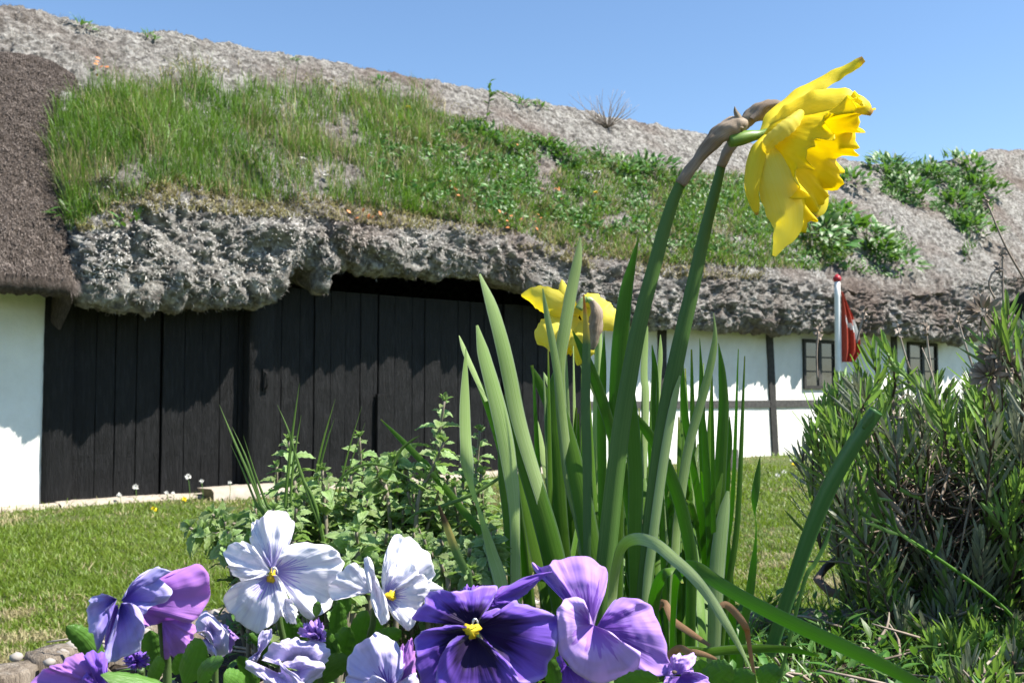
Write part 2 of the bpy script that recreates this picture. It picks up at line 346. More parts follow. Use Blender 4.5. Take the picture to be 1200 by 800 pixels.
def leafcard(mb, base, dirv, up, L, Wd, m=0, fold=.25, droop=.2, n=6, shape='oval', serr=0.0, crinkle=0.0):
    """one broad leaf: pointed oval sheet with midrib fold, droop and optional serrated edge"""
    dirv = unit(np.array(dirv, float)); up = np.array(up, float); s = unit(np.cross(dirv, up)); o = unit(np.cross(s, dirv))
    V = []; UV = []; base = np.array(base, float); rows = n; xs = (-1, -.5, 0, .5, 1)
    for i in range(rows+1):
        r = i/rows
        if shape == 'oval': w_ = math.sin(math.pi*min(1, r**.8*.97+.02))**.75
        elif shape == 'lance': w_ = math.sin(math.pi*(r**.75)*.98+.03)
        else: w_ = (math.sin(math.pi*min(.93, r*.9+.1)))**.6
        if i == rows: w_ = .05
        w_ *= 1+serr*(1 if i % 2 else -1)
        for x in xs:
            h = fold*abs(x)*w_*Wd*.5 - droop*L*r*r + crinkle*Wd*math.sin(i*2.4+x*4)*.25
            V.append(base+dirv*L*r*(1-.06*abs(x)) + s*x*w_*Wd*.5 + o*h); UV.append((x, r))
    k = 5
    Fc = [(i*k+j, i*k+j+1, (i+1)*k+j+1, (i+1)*k+j) for i in range(rows) for j in range(k-1)]
    mb.add(V, Fc, UV, m)

# ================================================================== THE SETTING
# lawn: one sheet to the horizon
mb = MB(); S = 400; n = 60
gx = np.concatenate([-np.geomspace(S, 8, 16), np.linspace(-7, 14, 43), np.geomspace(16, S, 14)])
gy = np.concatenate([-np.geomspace(S, 3, 12), np.linspace(-2, 20, 45), np.geomspace(22, S, 14)])
V = [(x, y, .018*math.sin(x*1.1+y*.6)*(1 if abs(x) < 14 and -2 < y < 20 else 0)) for y in gy for x in gx]
nx = len(gx); Fc = [(j*nx+i, j*nx+i+1, (j+1)*nx+i+1, (j+1)*nx+i) for j in range(len(gy)-1) for i in range(nx-1)]
mb.add(V, Fc); lawn = mb.build('lawn', M['lawn']); lawn['kind'] = 'structure'

def blades(name, pos, up, h, wd, lean, mats, parent=None, mi=None):
    """pos (n,3), up (n,3), h, wd, lean arrays -> one mesh of bent blades"""
    n = len(pos); up = unit(up)
    az = RNG.uniform(0, 2*np.pi, n); a = np.stack([np.cos(az), np.sin(az), np.zeros(n)], 1)
    sd = unit(np.cross(up, a)); ln = unit(np.cross(sd, up))
    h_ = h[:, None]; w_ = wd[:, None]*.5; l_ = lean[:, None]
    m1 = pos+up*h_*.5+ln*h_*l_*.25; tip = pos+up*h_*(1-.3*l_)+ln*h_*l_
    V = np.stack([pos-sd*w_, pos+sd*w_, m1-sd*w_*.8, m1+sd*w_*.8, tip], 1).reshape(-1, 3)
    b = np.arange(n)[:, None]*5
    Q = b+np.array([[0, 1, 3, 2]]); T = b+np.array([[2, 3, 4]])
    o = npmesh(name, V, Q, T, mats, parent)
    if mi is not None: o.data.polygons.foreach_set('material_index', np.concatenate([mi, mi]).astype(np.int32)); 
    return o
# lawn blades: screen-density sample of the ground, so that density falls with distance
nb = 330000
px = np.where(RNG.random(nb) < .68, RNG.uniform(-160, 1360, nb), RNG.uniform(-900, 2000, nb)); py = RNG.uniform(0, 1, nb)**.9*300+528
pts = []
dy = (400-py)/F; dx = (px-600)/F; rz = SP+dy*CP; ry = CP-dy*SP; s = -CAMZ/rz
gp = np.stack([dx*s, ry*s, np.zeros(nb)], 1)
wallt = (gp-np.array(A))@np.array(N)
keep = (wallt > .12) & (gp[:, 1] > 2.2) & (gp[:, 1] < 40)
gp = gp[keep]; n = len(gp); dist = gp[:, 1]
big = fbm(gp*np.array([.9, .9, 1]), 3); fine = fbm(gp*5, 2)
dry = (big*.9+fine*.6+RNG.normal(0, .35, n)) > .42
hh = (.022+.022*RNG.random(n))*(1+.5*(big < -.2))*(1+dist*.03)
edge = np.exp(-((gp-np.array(A))@np.array(N)-.1)/.25)
hh = hh*(1+1.6*edge*RNG.random(n))
g = blades('lawn_grass', gp, np.stack([RNG.normal(0, .3, n), RNG.normal(0, .3, n), np.ones(n)], 1), hh, (.0028+.0007*dist)*(.7+.6*RNG.random(n)), RNG.uniform(.2, 1.1, n),
           [M['blade'], M['blade_dry']], mi=dry.astype(int))
prop(g, 'short mown green grass with drier yellowish patches over the lawn', 'grass', kind='stuff')

# ================================================================== FARMHOUSE
house = empty('farmhouse', A, 'long low farmhouse with lumpy grey seaweed thatch, tarred barn doors and whitewashed walls', 'farmhouse', rz=WANG)
HW = Matrix.Translation(A) @ Matrix.Rotation(WANG, 4, 'Z')
def hpart(name, mb, mat, parent=None, smooth=False):
    o = mb.build(name, mat, parent or house, smooth=smooth, world=False); return o
TL, TR = -4.0, 40.0
tdl = WT(50); tdr = WT(690)
EZ = 2.25
def wallseg(t0, t1):
    m_ = MB(); nn = max(2, int((t1-t0)/.25)); zz = np.linspace(-.1, EZ, 9); V = []
    for i in range(nn+1):
        for z in zz: V.append((t0+(t1-t0)*i/nn, .012*noise.noise(Vector((i*.5+t0, z*1.5, 1))), z))
    k = 9; m_.add(V, [(i*k+j, (i+1)*k+j, (i+1)*k+j+1, i*k+j+1) for i in range(nn) for j in range(k-1)])
    return m_
for t0, t1 in ((TL, tdl), (tdr, TR)):
    m_ = wallseg(t0, t1); m_.box((t0+.001, .03, -.1), (t1-.001, .28, EZ-.01)); hpart('wall', m_, M['white'])
m_ = MB(); m_.box((TL-.25, .0, -.1), (TL, 6.2, EZ)); m_.box((TR, .0, -.1), (TR+.25, 6.2, EZ)); m_.box((TL, 5.95, -.1), (TR, 6.2, EZ)); hpart('rear_wall', m_, M['white'])
m_ = MB(); m_.box((tdl, .12, -.1), (tdr, .28, EZ)); hpart('backing_boards', m_, M['tar'])
# barn doors: vertical planks, small differences between them
def planks(t0, t1, u, widths, name, lab=None):
    m_ = MB(); t = t0; i = 0
    while t < t1-.02:
        w_ = min(widths[i % len(widths)]*random.uniform(.9, 1.1), t1-t); i += 1
        if t1-t-w_ < .05: w_ = t1-t
        du = random.uniform(-.008, .008); nseg = 14; V = []
        for k in range(nseg+1):
            z = -.0+EZ*k/nseg; o1 = random.uniform(-.0025, .0025)
            V += [(t+.002+o1*.6, u+.03+du, z), (t+.003+o1*.6, u+du+.003, z), (t+.008, u+du+random.uniform(-.004, .003), z), (t+w_-.008, u+du+random.uniform(-.004, .003), z), (t+w_-.003-o1*.6, u+du+.003, z), (t+w_-.002-o1*.6, u+.03+du, z)]
        m_.add(V, [(k*6+j, k*6+j+1, (k+1)*6+j+1, (k+1)*6+j) for k in range(nseg) for j in range(5)])
        for zb_ in (.45, 1.55):        # nail heads
            for tt_ in (t+.05, t+w_-.05):
                cz = zb_+random.uniform(-.02, .02); rr_ = .008; m_.add([(tt_+rr_*math.cos(a), u+du-.004, cz+rr_*math.sin(a)) for a in np.linspace(0, 5.24, 6)]+[(tt_, u+du-.008, cz)], [(6, (q_+1) % 6, q_) for q_ in range(6)])
        t += w_
    o = hpart(name, m_, M['tar']); 
    if lab: o['label'] = lab
    return o
pt0, pt1 = WT(286), WT(314)
planks(WT(86), WT(189), .04, [.22, .2, .19, .24], 'barn_door')
planks(WT(191), pt0, .025, [.24, .2, .21, .19], 'barn_door')
planks(pt1, WT(444), .03, [.19, .22, .2, .23], 'barn_door')
planks(WT(446), WT(592), .05, [.23, .26, .2], 'barn_door')
planks(WT(592), tdr, .0, [.3, .26], 'board_wall')
for (t0, t1, u0) in ((tdl, WT(86)-.01, -.02), (pt0, pt1, -.12)):
    m_ = MB(); nseg = 22; V = []
    for k in range(nseg+1):
        z = EZ*k/nseg
        for (tt, uu) in ((t0, .1), (t0, u0), (t0*.67+t1*.33, u0-.006), (t0*.33+t1*.67, u0-.004), (t1, u0), (t1, .1)):
            V.append((tt+random.uniform(-.004, .004), uu+random.uniform(-.003, .003), z))
    m_.add(V, [(k*6+j, k*6+j+1, (k+1)*6+j+1, (k+1)*6+j) for k in range(nseg) for j in range(5)])
    hpart('door_post', m_, M['tar'], smooth=True)
# latch on the centre post, short prop board, hinges
m_ = MB(); tt, zz = W(311, 445, -.14)
tube(m_, [(tt-.01, -.14, zz+.09), (tt, -.18, zz+.05), (tt, -.18, zz-.06), (tt, -.14, zz-.1)], [.012]*4, 12, 6); m_.box((tt-.03, -.150, zz-.12), (tt+.03, -.128, zz+.12)); hpart('latch', m_, M['tar'])
m_ = MB(); t0, z0 = W(441, 462, .0); t1, _ = W(453, 462, .0); m_.box((t0, -.03, 0), (t1, .02, z0), jit=.004); hpart('prop_board', m_, M['tar'])
for px_ in (200, 225):
    pass
# stone footing in front of the doors and the walls
m_ = MB(); t = TL; random.seed(5)
while t < WT(640):
    L = random.uniform(.5, 1.1); hgt = random.uniform(.045, .09)
    V = []; k = 8
    for i in range(k+1):
        for (u, z) in ((.1, hgt), (-.16, hgt+random.uniform(-.01, .01)), (-.22+random.uniform(-.02, .02), hgt*.6), (-.24, -.05)):
            V.append((t+L*i/k, u, z+random.uniform(-.006, .006)))
    m_.add(V, [(i*4+j, i*4+j+1, (i+1)*4+j+1, (i+1)*4+j) for i in range(k) for j in range(3)]); t += L+.01
hpart('stone_footing', m_, M['stone'], smooth=True)
t0, z0 = W(240, 586, -.3); t1, z1 = W(330, 582, -.3)
m_ = MB(); k = 14; V = []
for i in range(k+1):
    for (u, z) in ((-.1, .11), (-.45, .115), (-.5, .09), (-.52, -.03)):
        V.append((t0+(t1-t0)*i/k, u+random.uniform(-.012, .012), z+random.uniform(-.006, .006)))
m_.add(V, [(i*4+j, i*4+j+1, (i+1)*4+j+1, (i+1)*4+j) for i in range(k) for j in range(3)]+[(0, 1, 2, 3), (k*4+3, k*4+2, k*4+1, k*4)])
hpart('door_step', m_, M['stone'], smooth=True)
# half timbering of the right-hand wall
def wobbox(p0, p1, hw, dep, mat, name, horizontal=False):
    m_ = MB(); k = 10; V = []
    for i in range(k+1):
        f = i/k; a = p0[0]+(p1[0]-p0[0])*f; z = p0[1]+(p1[1]-p0[1])*f; j1 = random.uniform(-.008, .008); j2 = random.uniform(-.008, .008)
        if horizontal: V += [(a, .05, z-hw+j1), (a, -dep, z-hw+j1), (a, -dep, z+hw+j2), (a, .05, z+hw+j2)]
        else: V += [(a-hw+j1, .05, z), (a-hw+j1, -dep, z), (a+hw+j2, -dep, z), (a+hw+j2, .05, z)]
    m_.add(V, [(i*4+j, i*4+j+1, (i+1)*4+j+1, (i+1)*4+j) for i in range(k) for j in range(3)])
    return hpart(name, m_, mat)
posts_px = [((775, 396), (777, 555)), ((900, 394), (908, 536))]
for (a, b) in posts_px:
    wobbox((W(*a)[0], EZ), (W(*b)[0], 0.0), .085, .03, M['timber'], 'post')
tp = WT(905)
for k in range(1, 11):
    if k in (1, ): wobbox((WT(1048), EZ), (WT(1049), 0), .1, .03, M['timber'], 'post'); 
    if k > 2: wobbox((tp+k*2.6+1.2, EZ), (tp+k*2.6+1.2, 0), .09, .03, M['timber'], 'post')
zb = (W(800, 475)[1]+W(940, 472)[1])/2
wobbox((tdr, zb), (TR, zb), .062, .024, M['greytimber'], 'beam', True)
def window(pa, pb, nx_, nz_, name='window'):
    (t0, z1), (t1, z0) = W(*pa), W(*pb)
    w_ = MB(); fw = .06
    w_.box((t0-fw, -.045, z0-fw), (t0, .02, z1+fw)); w_.box((t1, -.045, z0-fw), (t1+fw, .02, z1+fw))
    w_.box((t0+.001, -.043, z1), (t1-.001, .02, z1+fw)); w_.box((t0+.001, -.043, z0-fw), (t1-.001, .02, z0))
    fo = hpart(name, w_, M['timber'])
    b_ = MB(); mt = (t0+t1)/2; b_.box((mt-.05, -.038, z0+.001), (mt+.05, .01, z1-.001))
    for s_, e_ in ((t0+.002, mt-.052), (mt+.052, t1-.002)):
        for q in range(1, nz_): zz_ = z0+(z1-z0)*q/nz_; b_.box((s_, -.032, zz_-.012), (e_, .0, zz_+.012))
    bo = hpart('glazing_bars', b_, M['greytimber'], fo)
    for s_, e_ in ((t0+.002, mt-.052), (mt+.052, t1-.002)):
        g_ = MB(); g_.box((s_, -.012, z0+.002), (e_, -.006, z1-.002)); hpart('pane', g_, M['glass'], fo)
    c_ = MB(); c_.box((mt+.06, .0, z0+(z1-z0)*.3), (t1-.03, .004, z1-.02)); hpart('curtain', c_, M['curtain'], fo)
    return fo
window((942, 401), (976, 452), 2, 3)
window((1064, 404), (1096, 450), 2, 3)

# ---- seaweed roof: profile per t
def samp(lst, u):
    a = np.array([W(x, y, u if not callable(u) else u(x)) for x, y in lst]); o = np.argsort(a[:, 0]); return a[o, 0], a[o, 1]
def ovf(t): return np.interp(t, [0, 3, 8, 20], [.62, .60, .50, .45])
t85 = WT(86, -.6)
lipx, lipz = samp([(-150, 338), (70, 342), (84, 352), (95, 362), (150, 364), (200, 366), (260, 369), (305, 367), (322, 356), (332, 340), (342, 324), (352, 318), (358, 318), (366, 326), (375, 350), (381, 338), (386, 316), (400, 317), (430, 323), (480, 329), (530, 331), (570, 335), (600, 343), (650, 358), (700, 372), (760, 388), (800, 391), (850, 390), (900, 393), (950, 392), (1000, 396), (1040, 393), (1080, 400), (1130, 404), (1160, 395), (1200, 396), (1250, 398)], -.52)
fcx, fcz = samp([(-150, 270), (85, 272), (150, 250), (200, 236), (260, 246), (320, 252), (380, 254), (450, 264), (520, 264), (600, 280), (700, 312), (800, 320), (900, 322), (1000, 338), (1080, 342), (1200, 322)], -.40)
UR = 2.9
rgx, rgz = samp([(-300, -30), (-100, 2), (0, 15), (60, 25), (100, 34), (200, 47), (300, 64), (400, 80), (500, 98), (600, 119), (700, 139), (800, 158), (900, 176), (1000, 191), (1040, 197), (1080, 196), (1110, 190), (1150, 182), (1200, 177), (1260, 176)], UR)
ts = [TL-.35]
while ts[-1] < TR+.3: ts.append(ts[-1]+max(.014, .0016*(9.5+ts[-1]*.65)))
ts = np.array(ts); nt_ = len(ts)
zl = np.interp(ts, lipx, lipz); zf = np.interp(ts, fcx, fcz); zr = np.interp(ts, rgx, rgz); ov = ovf(ts)
wl = 1/(1+np.exp((ts-t85+.02)/.04))          # 1 left of the brown patch edge
zl = zl+.085
zl2 = zl*(1-wl)+(zl+.22)*wl
def cpts(ts, zl, zf, zr, ov, wl):
    r = []
    r.append((np.full_like(ts, .25), zl+.22))
    r.append((-ov*.45, zl+.05)); r.append((-ov*.85, zl+.0)); r.append((-ov*1.08, zl+.16))
    r.append((-ov*1.15, zl*.5+zf*.5)); r.append((-ov*.98, zf-.06)); r.append((-ov*.62, zf+.10))
    for f in (.33, .66): r.append((-ov*.4+(UR-.15+ov*.4)*f, zf+.16+(zr-zf-.2)*(f+.06*math.sin(math.pi*f))))
    r.append((np.full_like(ts, UR-.35), zr-.14)); r.append((np.full_like(ts, UR), zr)); r.append((np.full_like(ts, UR+.55), zr-.2))
    r.append((np.full_like(ts, UR+1.7), zr-1.35)); r.append((np.full_like(ts, UR+3.7), np.full_like(ts, 2.1)))
    r = np.array(r)                                                         # (k,2,n)
    # straight slope under the brown patch
    e0 = np.array([-ov*.5, zl]); e1 = np.array([np.full_like(ts, UR-.35), zr-.14])
    for q, f in ((2, 0), (3, .04), (4, .14), (5, .24), (6, .34), (7, .55), (8, .8)):
        st = e0+(e1-e0)*f; r[q] = r[q]*(1-wl)+st*wl
    return r
cp = cpts(ts, zl2, zf, zr, ov, wl)
k = cp.shape[0]; segs = [5, 8, 12, 36, 36, 20, 40, 46, 40, 14, 14, 16, 12]
q = np.concatenate([np.linspace(i, i+1, s_, endpoint=False) for i, s_ in enumerate(segs)]+[[k-1-1e-6]])
pc = np.concatenate([2*cp[:1]-cp[1:2], cp, 2*cp[-1:]-cp[-2:-1]]); qi = q.astype(int); qt = (q-qi)[:, None, None]
a_, b_, c_, d_ = pc[qi], pc[qi+1], pc[qi+2], pc[qi+3]
prof = .5*((2*b_)+(-a_+c_)*qt+(2*a_-5*b_+4*c_-d_)*qt**2+(-a_+3*b_-3*c_+d_)*qt**3)     # (m,2,n)
m = len(q)
X = np.broadcast_to(ts, (m, nt_)); Pp = np.stack([X, prof[:, 0], prof[:, 1]], -1)
gt = np.gradient(Pp, axis=1); gv = np.gradient(Pp, axis=0); nr = unit(np.cross(gt, gv)); 
if nr[60, 100, 1] > 0: nr = -nr
faceamt = np.interp(q, [0, 1, 2, 3, 5, 6, 7, 9, 12], [.15, .3, .45, .75, 1, .7, .35, .3, .3])[:, None]
rid = 1-np.abs(fbm(Pp*np.array([1.5, 1.5, 1.3]), 3))
lum = fbm(Pp*np.array([1.1, 1.0, .9])+3, 2)*.11+np.abs(fbm(Pp*np.array([3.4, 3.2, 3.6])+31, 2))*.17+np.abs(fbm(Pp*np.array([9., 9, 11])+5, 2))*.075+np.abs(vnoise(Pp*np.array([21., 21, 26])))*.03
lum = lum-lum[60:120].mean(); flat = fbm(Pp*.7, 3)*.05+fbm(Pp*np.array([3., 3, 3]), 3)*.03+(1-np.abs(fbm(Pp*np.array([9., 9, 12]), 3)))*.022
strd = (1-np.abs(vnoise(Pp*np.array([26, 22, 26.]))))*.030+vnoise(Pp*48)*.016
dsp = (lum*faceamt+flat*(1-faceamt))*(1-.85*wl[None, :])+strd
# step in the upper thatch above the brown patch
Pd = Pp+nr*dsp[..., None]
V = Pd.transpose(1, 0, 2).reshape(-1, 3)
ii, jj = np.meshgrid(np.arange(nt_-1), np.arange(m-1), indexing='ij'); b0 = (ii*m+jj).ravel()
Q = np.stack([b0, b0+m, b0+m+1, b0+1], 1)
roof = npmesh('roof', V, Q, np.zeros((0, 3), int), M['seaweed'], house, smooth=True)
for col_ in (0, nt_-1):
    capm = MB(); pts_ = [tuple(V[col_*m+j]) for j in range(0, m, 4)]; capm.add(pts_, [tuple(range(len(pts_)))])
    hpart('roof_end', capm, M['seaweed'])
VWm = (np.asarray(HW)[:3, :3]@V.T).T+np.array(A)
bvh = BVHTree.FromPolygons([tuple(v) for v in VWm[::1]], [tuple(int(x) for x in f) for f in Q], all_triangles=False)
def roofhit(px, py):
    h = bvh.ray_cast(CAM, ray(px, py).normalized()); 
    if h[0] is None or h[3] > 60: return None
    nn = h[1]; nn = nn if nn.dot(ray(px, py)) < 0 else -nn
    return h[0], nn
HWi = HW.inverted()
def toh(p): return HWi @ Vector(p)

# short seaweed strands hanging and lying all over the thatch
ns = 70000
ci = RNG.integers(0, nt_, ns*2); cj = RNG.integers(8, m-30, ns*2)
dens = np.exp(-(ts[ci])/9)*(1-wl[ci])
kp = RNG.random(ns*2) < np.clip(dens*1.0, .12, 1)*(1-wl[ci]); ci = ci[kp]; cj = cj[kp]; ns = len(ci)
p0 = Pd[cj, ci]+RNG.normal(0, .01, (ns, 3)); nn_ = nr[cj, ci]
dn = np.stack([RNG.normal(0, .6, ns), -np.abs(RNG.normal(.3, .3, ns)), -np.abs(RNG.normal(.45, .4, ns))], 1)
dn = unit(dn-nn_*np.sum(dn*nn_, 1, keepdims=True)*.9+nn_*RNG.uniform(0, .35, (ns, 1)))
L_ = RNG.uniform(.015, .055, (ns, 1)); sd = unit(np.cross(dn, nn_))*RNG.uniform(.002, .006, (ns, 1))
Vs = np.stack([p0-sd, p0+sd, p0+dn*L_+nn_*.006], 1).reshape(-1, 3)
so_ = npmesh('loose_strands', Vs, np.zeros((0, 4), int), np.arange(ns*3).reshape(-1, 3), M['strand'], house, 'stuff')

# ---- brown thatch patch on the left of the roof
TP = -3.9
edge_px = [(87, 347), (88, 300), (84, 262), (78, 225), (74, 190), (84, 165), (97, 135), (100, 112), (94, 88), (76, 68), (40, 58), (0, 52)]
nv = 150; nc = 220
vv = np.linspace(0, 1, nv)
zr0 = lambda t: np.interp(t, rgx, rgz)
zl0 = W(40, 345, -.74)[1]+.10
def patch_pt(t, v):
    """v 0..1 from the eave edge up the slope"""
    e0 = np.array([-.74, zl0+.05]); e1u, e1z = UR-.35, zr0(t)-.14+.15
    return (e0[0]+(e1u-e0[0])*v, e0[1]+(e1z-e0[1])*v+.26*math.sin(math.pi*v))
et = []
for (x, y) in edge_px:                     # convert the outline into (t,v) on the patch plane
    best = None
    for v in np.linspace(0, 1, 400):
        t = 0
        for _ in range(3): u, z = patch_pt(t, v); t, zz = W(x, y, u)
        u, z = patch_pt(t, v)
        if best is None or abs(zz-z) < best[0]: best = (abs(zz-z), t, v)
    et.append(best[1:])

et = np.array(et); vmax = et[:, 1].max()
right = et[:9]
Vp = np.zeros((nc, nv, 3)); vtop = et[-1, 1]
vs_ = np.linspace(0, 1, nv)
for i in range(nc):
    s_ = i/(nc-1)
    for j in range(nv):
        v = vs_[j]*vtop
        tmax = np.interp(v, right[:, 1], right[:, 0]); tmax = tmax if v < right[-1, 1] else right[-1, 0]-(v-right[-1, 1])/(vtop-right[-1, 1]+1e-6)**1*.35
        t = TP+(tmax-TP)*s_; u, z = patch_pt(t, v)
        round_ = -.07*max(0, (s_-.985)/.015)**2-.08*max(0, (vs_[j]-.93)/.07)**2
        Vp[i, j] = (t, u-round_*-.0+abs(round_)*.8, z-abs(round_)*.7)
dv = fbm(Vp*1.2, 3)*.03+fbm(Vp*np.array([22, 14, 14.]), 2)*.012
Vp[..., 1] -= dv*.7; Vp[..., 2] += dv*.7
# thick eave edge and underside
und = np.zeros((nc, 8, 3))
for j, (du, dz) in enumerate([(.75, .12), (.5, .0), (.28, -.10), (.12, -.155), (.05, -.15), (.012, -.12), (-.012, -.07), (-.01, -.03)]):
    und[:, j] = Vp[:, 0]+np.array([0, du, dz]); und[:, j, 2] += RNG.normal(0, .006, nc)
gr = np.concatenate([und, Vp], 1)
side = gr[-1:]+np.array([.01, .30, -.22]); gr = np.concatenate([gr, gr[-1:]+np.array([.02, .05, -.03]), side], 0)
gr[:, -1] += np.array([0, .22, -.25])
a0, a1 = gr.shape[:2]; ii, jj = np.meshgrid(np.arange(a0-1), np.arange(a1-1), indexing='ij'); b0 = (ii*a1+jj).ravel()
npmesh('brown_thatch', gr.reshape(-1, 3), np.stack([b0, b0+a1, b0+a1+1, b0+1], 1), np.zeros((0, 3), int), M['reed'], house, smooth=True)
ns = 60000; ci = RNG.integers(int(nc*.35), nc-1, ns); cj = RNG.integers(0, nv-1, ns)
fr = RNG.random((ns, 1)); p0 = Vp[ci, cj]*(1-fr)+Vp[ci+1, cj+1]*fr
upv = unit(Vp[100, 80]-Vp[100, 60]); nrm = np.cross((1, 0, 0), upv); nrm = nrm if nrm[1] < 0 else -nrm
p0 = p0+nrm*RNG.uniform(-.004, .012, (ns, 1))
dn = unit(-upv+np.stack([RNG.normal(0, .25, ns), RNG.normal(0, .12, ns), RNG.normal(0, .12, ns)], 1)+nrm*RNG.uniform(.15, .5, (ns, 1)))
L_ = RNG.uniform(.022, .06, (ns, 1)); sd = np.array([1, 0, 0])*RNG.uniform(.0022, .0050, (ns, 1))
Vs = np.stack([p0-sd, p0+sd, p0+dn*L_], 1).reshape(-1, 3)
npmesh('reed_ends', Vs, np.zeros((0, 4), int), np.arange(ns*3).reshape(-1, 3), M['reedstrand'], house, 'stuff')
# a fringe of hanging reeds along the right edge of the patch
ns = 2600; vq = RNG.random(ns)**1.4; jq = (vq*(nv-1)).astype(int)
p0 = Vp[-1, jq]+RNG.normal(0, .012, (ns, 3)); dn = unit(-upv+np.stack([RNG.uniform(-.1, .7, ns), RNG.normal(0, .2, ns), RNG.normal(0, .2, ns)], 1))
L_ = RNG.uniform(.05, .16, (ns, 1)); sd = np.array([1, 0, 0])*RNG.uniform(.002, .004, (ns, 1))
npmesh('reed_fringe', np.stack([p0-sd, p0+sd, p0+dn*L_], 1).reshape(-1, 3), np.zeros((0, 4), int), np.arange(ns*3).reshape(-1, 3), M['reedstrand'], house, 'stuff')

# ---- grass on the roof
def region(poly, n):
    poly = np.array(poly, float); lo = poly.min(0); hi = poly.max(0); out = []
    x = RNG.uniform(lo[0], hi[0], n*3); y = RNG.uniform(lo[1], hi[1], n*3); ins = np.zeros(n*3, bool); j = len(poly)-1
    for i in range(len(poly)):
        c = ((poly[i, 1] > y) != (poly[j, 1] > y)) & (x < (poly[j, 0]-poly[i, 0])*(y-poly[i, 1])/(poly[j, 1]-poly[i, 1]+1e-9)+poly[i, 0]); ins ^= c; j = i
    return np.stack([x[ins], y[ins]], 1)[:n]
def grassy(name, poly, n, h, wd, lean, thr=-9, label='', mats=None, dryp=.12, upm=.6):
    pp = region(poly, n); pos = []; up = []
    nz = fbm(np.stack([pp[:, 0]/38, pp[:, 1]/26, np.full(len(pp), h*10)], 1), 3)
    pp = pp[nz+RNG.normal(0, .12, len(pp)) > thr]
    for x, y in pp:
        hit = roofhit(x, y)
        if hit: pos.append(hit[0]); up.append(Vector(hit[1])*(1-upm)+Vector((0, 0, upm)))
    pos = np.array(pos); up = np.array(up); n = len(pos); up = unit(up)+RNG.normal(0, .16, (n, 3))
    hh = h*RNG.uniform(.4, 1.25, n)*(1+.5*fbm(pos*1.4, 2)); d = pos[:, 1]/10
    dry = (RNG.random(n)+.35*fbm(pos*2, 2)) < dryp
    o = blades(name, pos, up, hh, wd*RNG.uniform(.6, 1.4, n)*d, lean*RNG.uniform(.3, 1.5, n), mats or [M['roofgrass'], M['blade_dry']], mi=dry.astype(int))
    return prop(o, label, 'grass', kind='stuff')
grassy('roof_grass', [(60, 150), (64, 128), (100, 112), (160, 108), (230, 102), (300, 104), (360, 112), (430, 118), (500, 130), (530, 170), (560, 215), (540, 262), (450, 250), (380, 238), (300, 240), (200, 222), (140, 240), (80, 275), (64, 235), (56, 190)], 17000, .24, .0065, .3, -.42,
       'tall green grass standing on the left half of the thatch above the barn doors', dryp=.10, upm=.85)
grassy('roof_grass', [(470, 130), (560, 140), (640, 165), (740, 190), (820, 205), (900, 205), (980, 235), (1000, 300), (960, 318), (860, 312), (760, 310), (690, 300), (600, 270), (520, 258), (470, 250)], 34000, .13, .0075, .5, -.62,
       'short green grass and moss growing on the middle of the thatch', dryp=.22)
grassy('roof_moss', [(90, 276), (150, 262), (200, 246), (300, 256), (380, 256), (450, 268), (540, 272), (620, 296), (700, 318), (800, 328), (900, 328), (900, 300), (700, 285), (600, 255), (450, 235), (300, 222), (200, 205), (90, 245)], 15000, .06, .009, .7, -.3,
       'brownish moss and dry grass along the top of the thatch eave', mats=[M['moss'], M['blade_dry']], dryp=.55)
grassy('roof_tufts', [(90, 75), (230, 65), (380, 90), (480, 110), (560, 125), (560, 135), (480, 125), (380, 112), (230, 100), (95, 115)], 1800, .05, .007, .8, .15,
       'thin dry tufts on the bare thatch below the ridge', mats=[M['moss'], M['blade_dry']], dryp=.6)

grassy('dry_stalks', [(330, 130), (400, 120), (520, 125), (530, 180), (500, 240), (400, 235), (330, 225)], 420, .42, .006, .5, -9,
       'long tan dry grass stalks leaning among the tall roof grass', dryp=.95, upm=.8)
grassy('tall_roof_grass', [(70, 150), (100, 112), (230, 98), (360, 105), (500, 122), (520, 170), (440, 190), (300, 180), (150, 190), (75, 215)], 9000, .40, .006, .55, .12,
       'tallest wispy tufts of green grass rising near the upper edge of the roof grass', dryp=.16, upm=.9)
def roofcover(poly, n, L, thr, label):
    pp = region(poly, n); nz = fbm(np.stack([pp[:, 0]/22, pp[:, 1]/15, np.full(len(pp), 4.)], 1), 3)+RNG.normal(0, .08, len(pp)); m_ = MB()
    for x, y in pp[nz > thr]:
        h = roofhit(x, y)
        if not h: continue
        d_ = (random.gauss(0, 1), random.gauss(-.4, .8), random.gauss(.5, .7)); l = L*random.uniform(.5, 1.3)
        leafcard(m_, h[0]+h[1]*random.uniform(0, .09), d_, h[1], l, l*.42, n=3, shape='lance', droop=.2)
    o = m_.build('roof_ground_cover', M['weed'], smooth=True); return prop(o, label, 'ground cover', kind='stuff')
roofcover([(440, 160), (560, 145), (640, 165), (740, 185), (820, 205), (900, 210), (990, 235), (1050, 260), (1080, 310), (1060, 330), (1000, 318), (940, 312), (860, 300), (740, 290), (640, 262), (540, 245), (440, 220)], 16000, .09, -.02, 'patches of leafy green ground cover spread over the middle of the thatch')
roofcover([(1035, 190), (1090, 195), (1165, 190), (1160, 250), (1130, 280), (1105, 250), (1060, 240), (1030, 225)], 4200, .12, -.3, 'dark leafy ground cover on the ridge and in the hollow at the right of the roof')
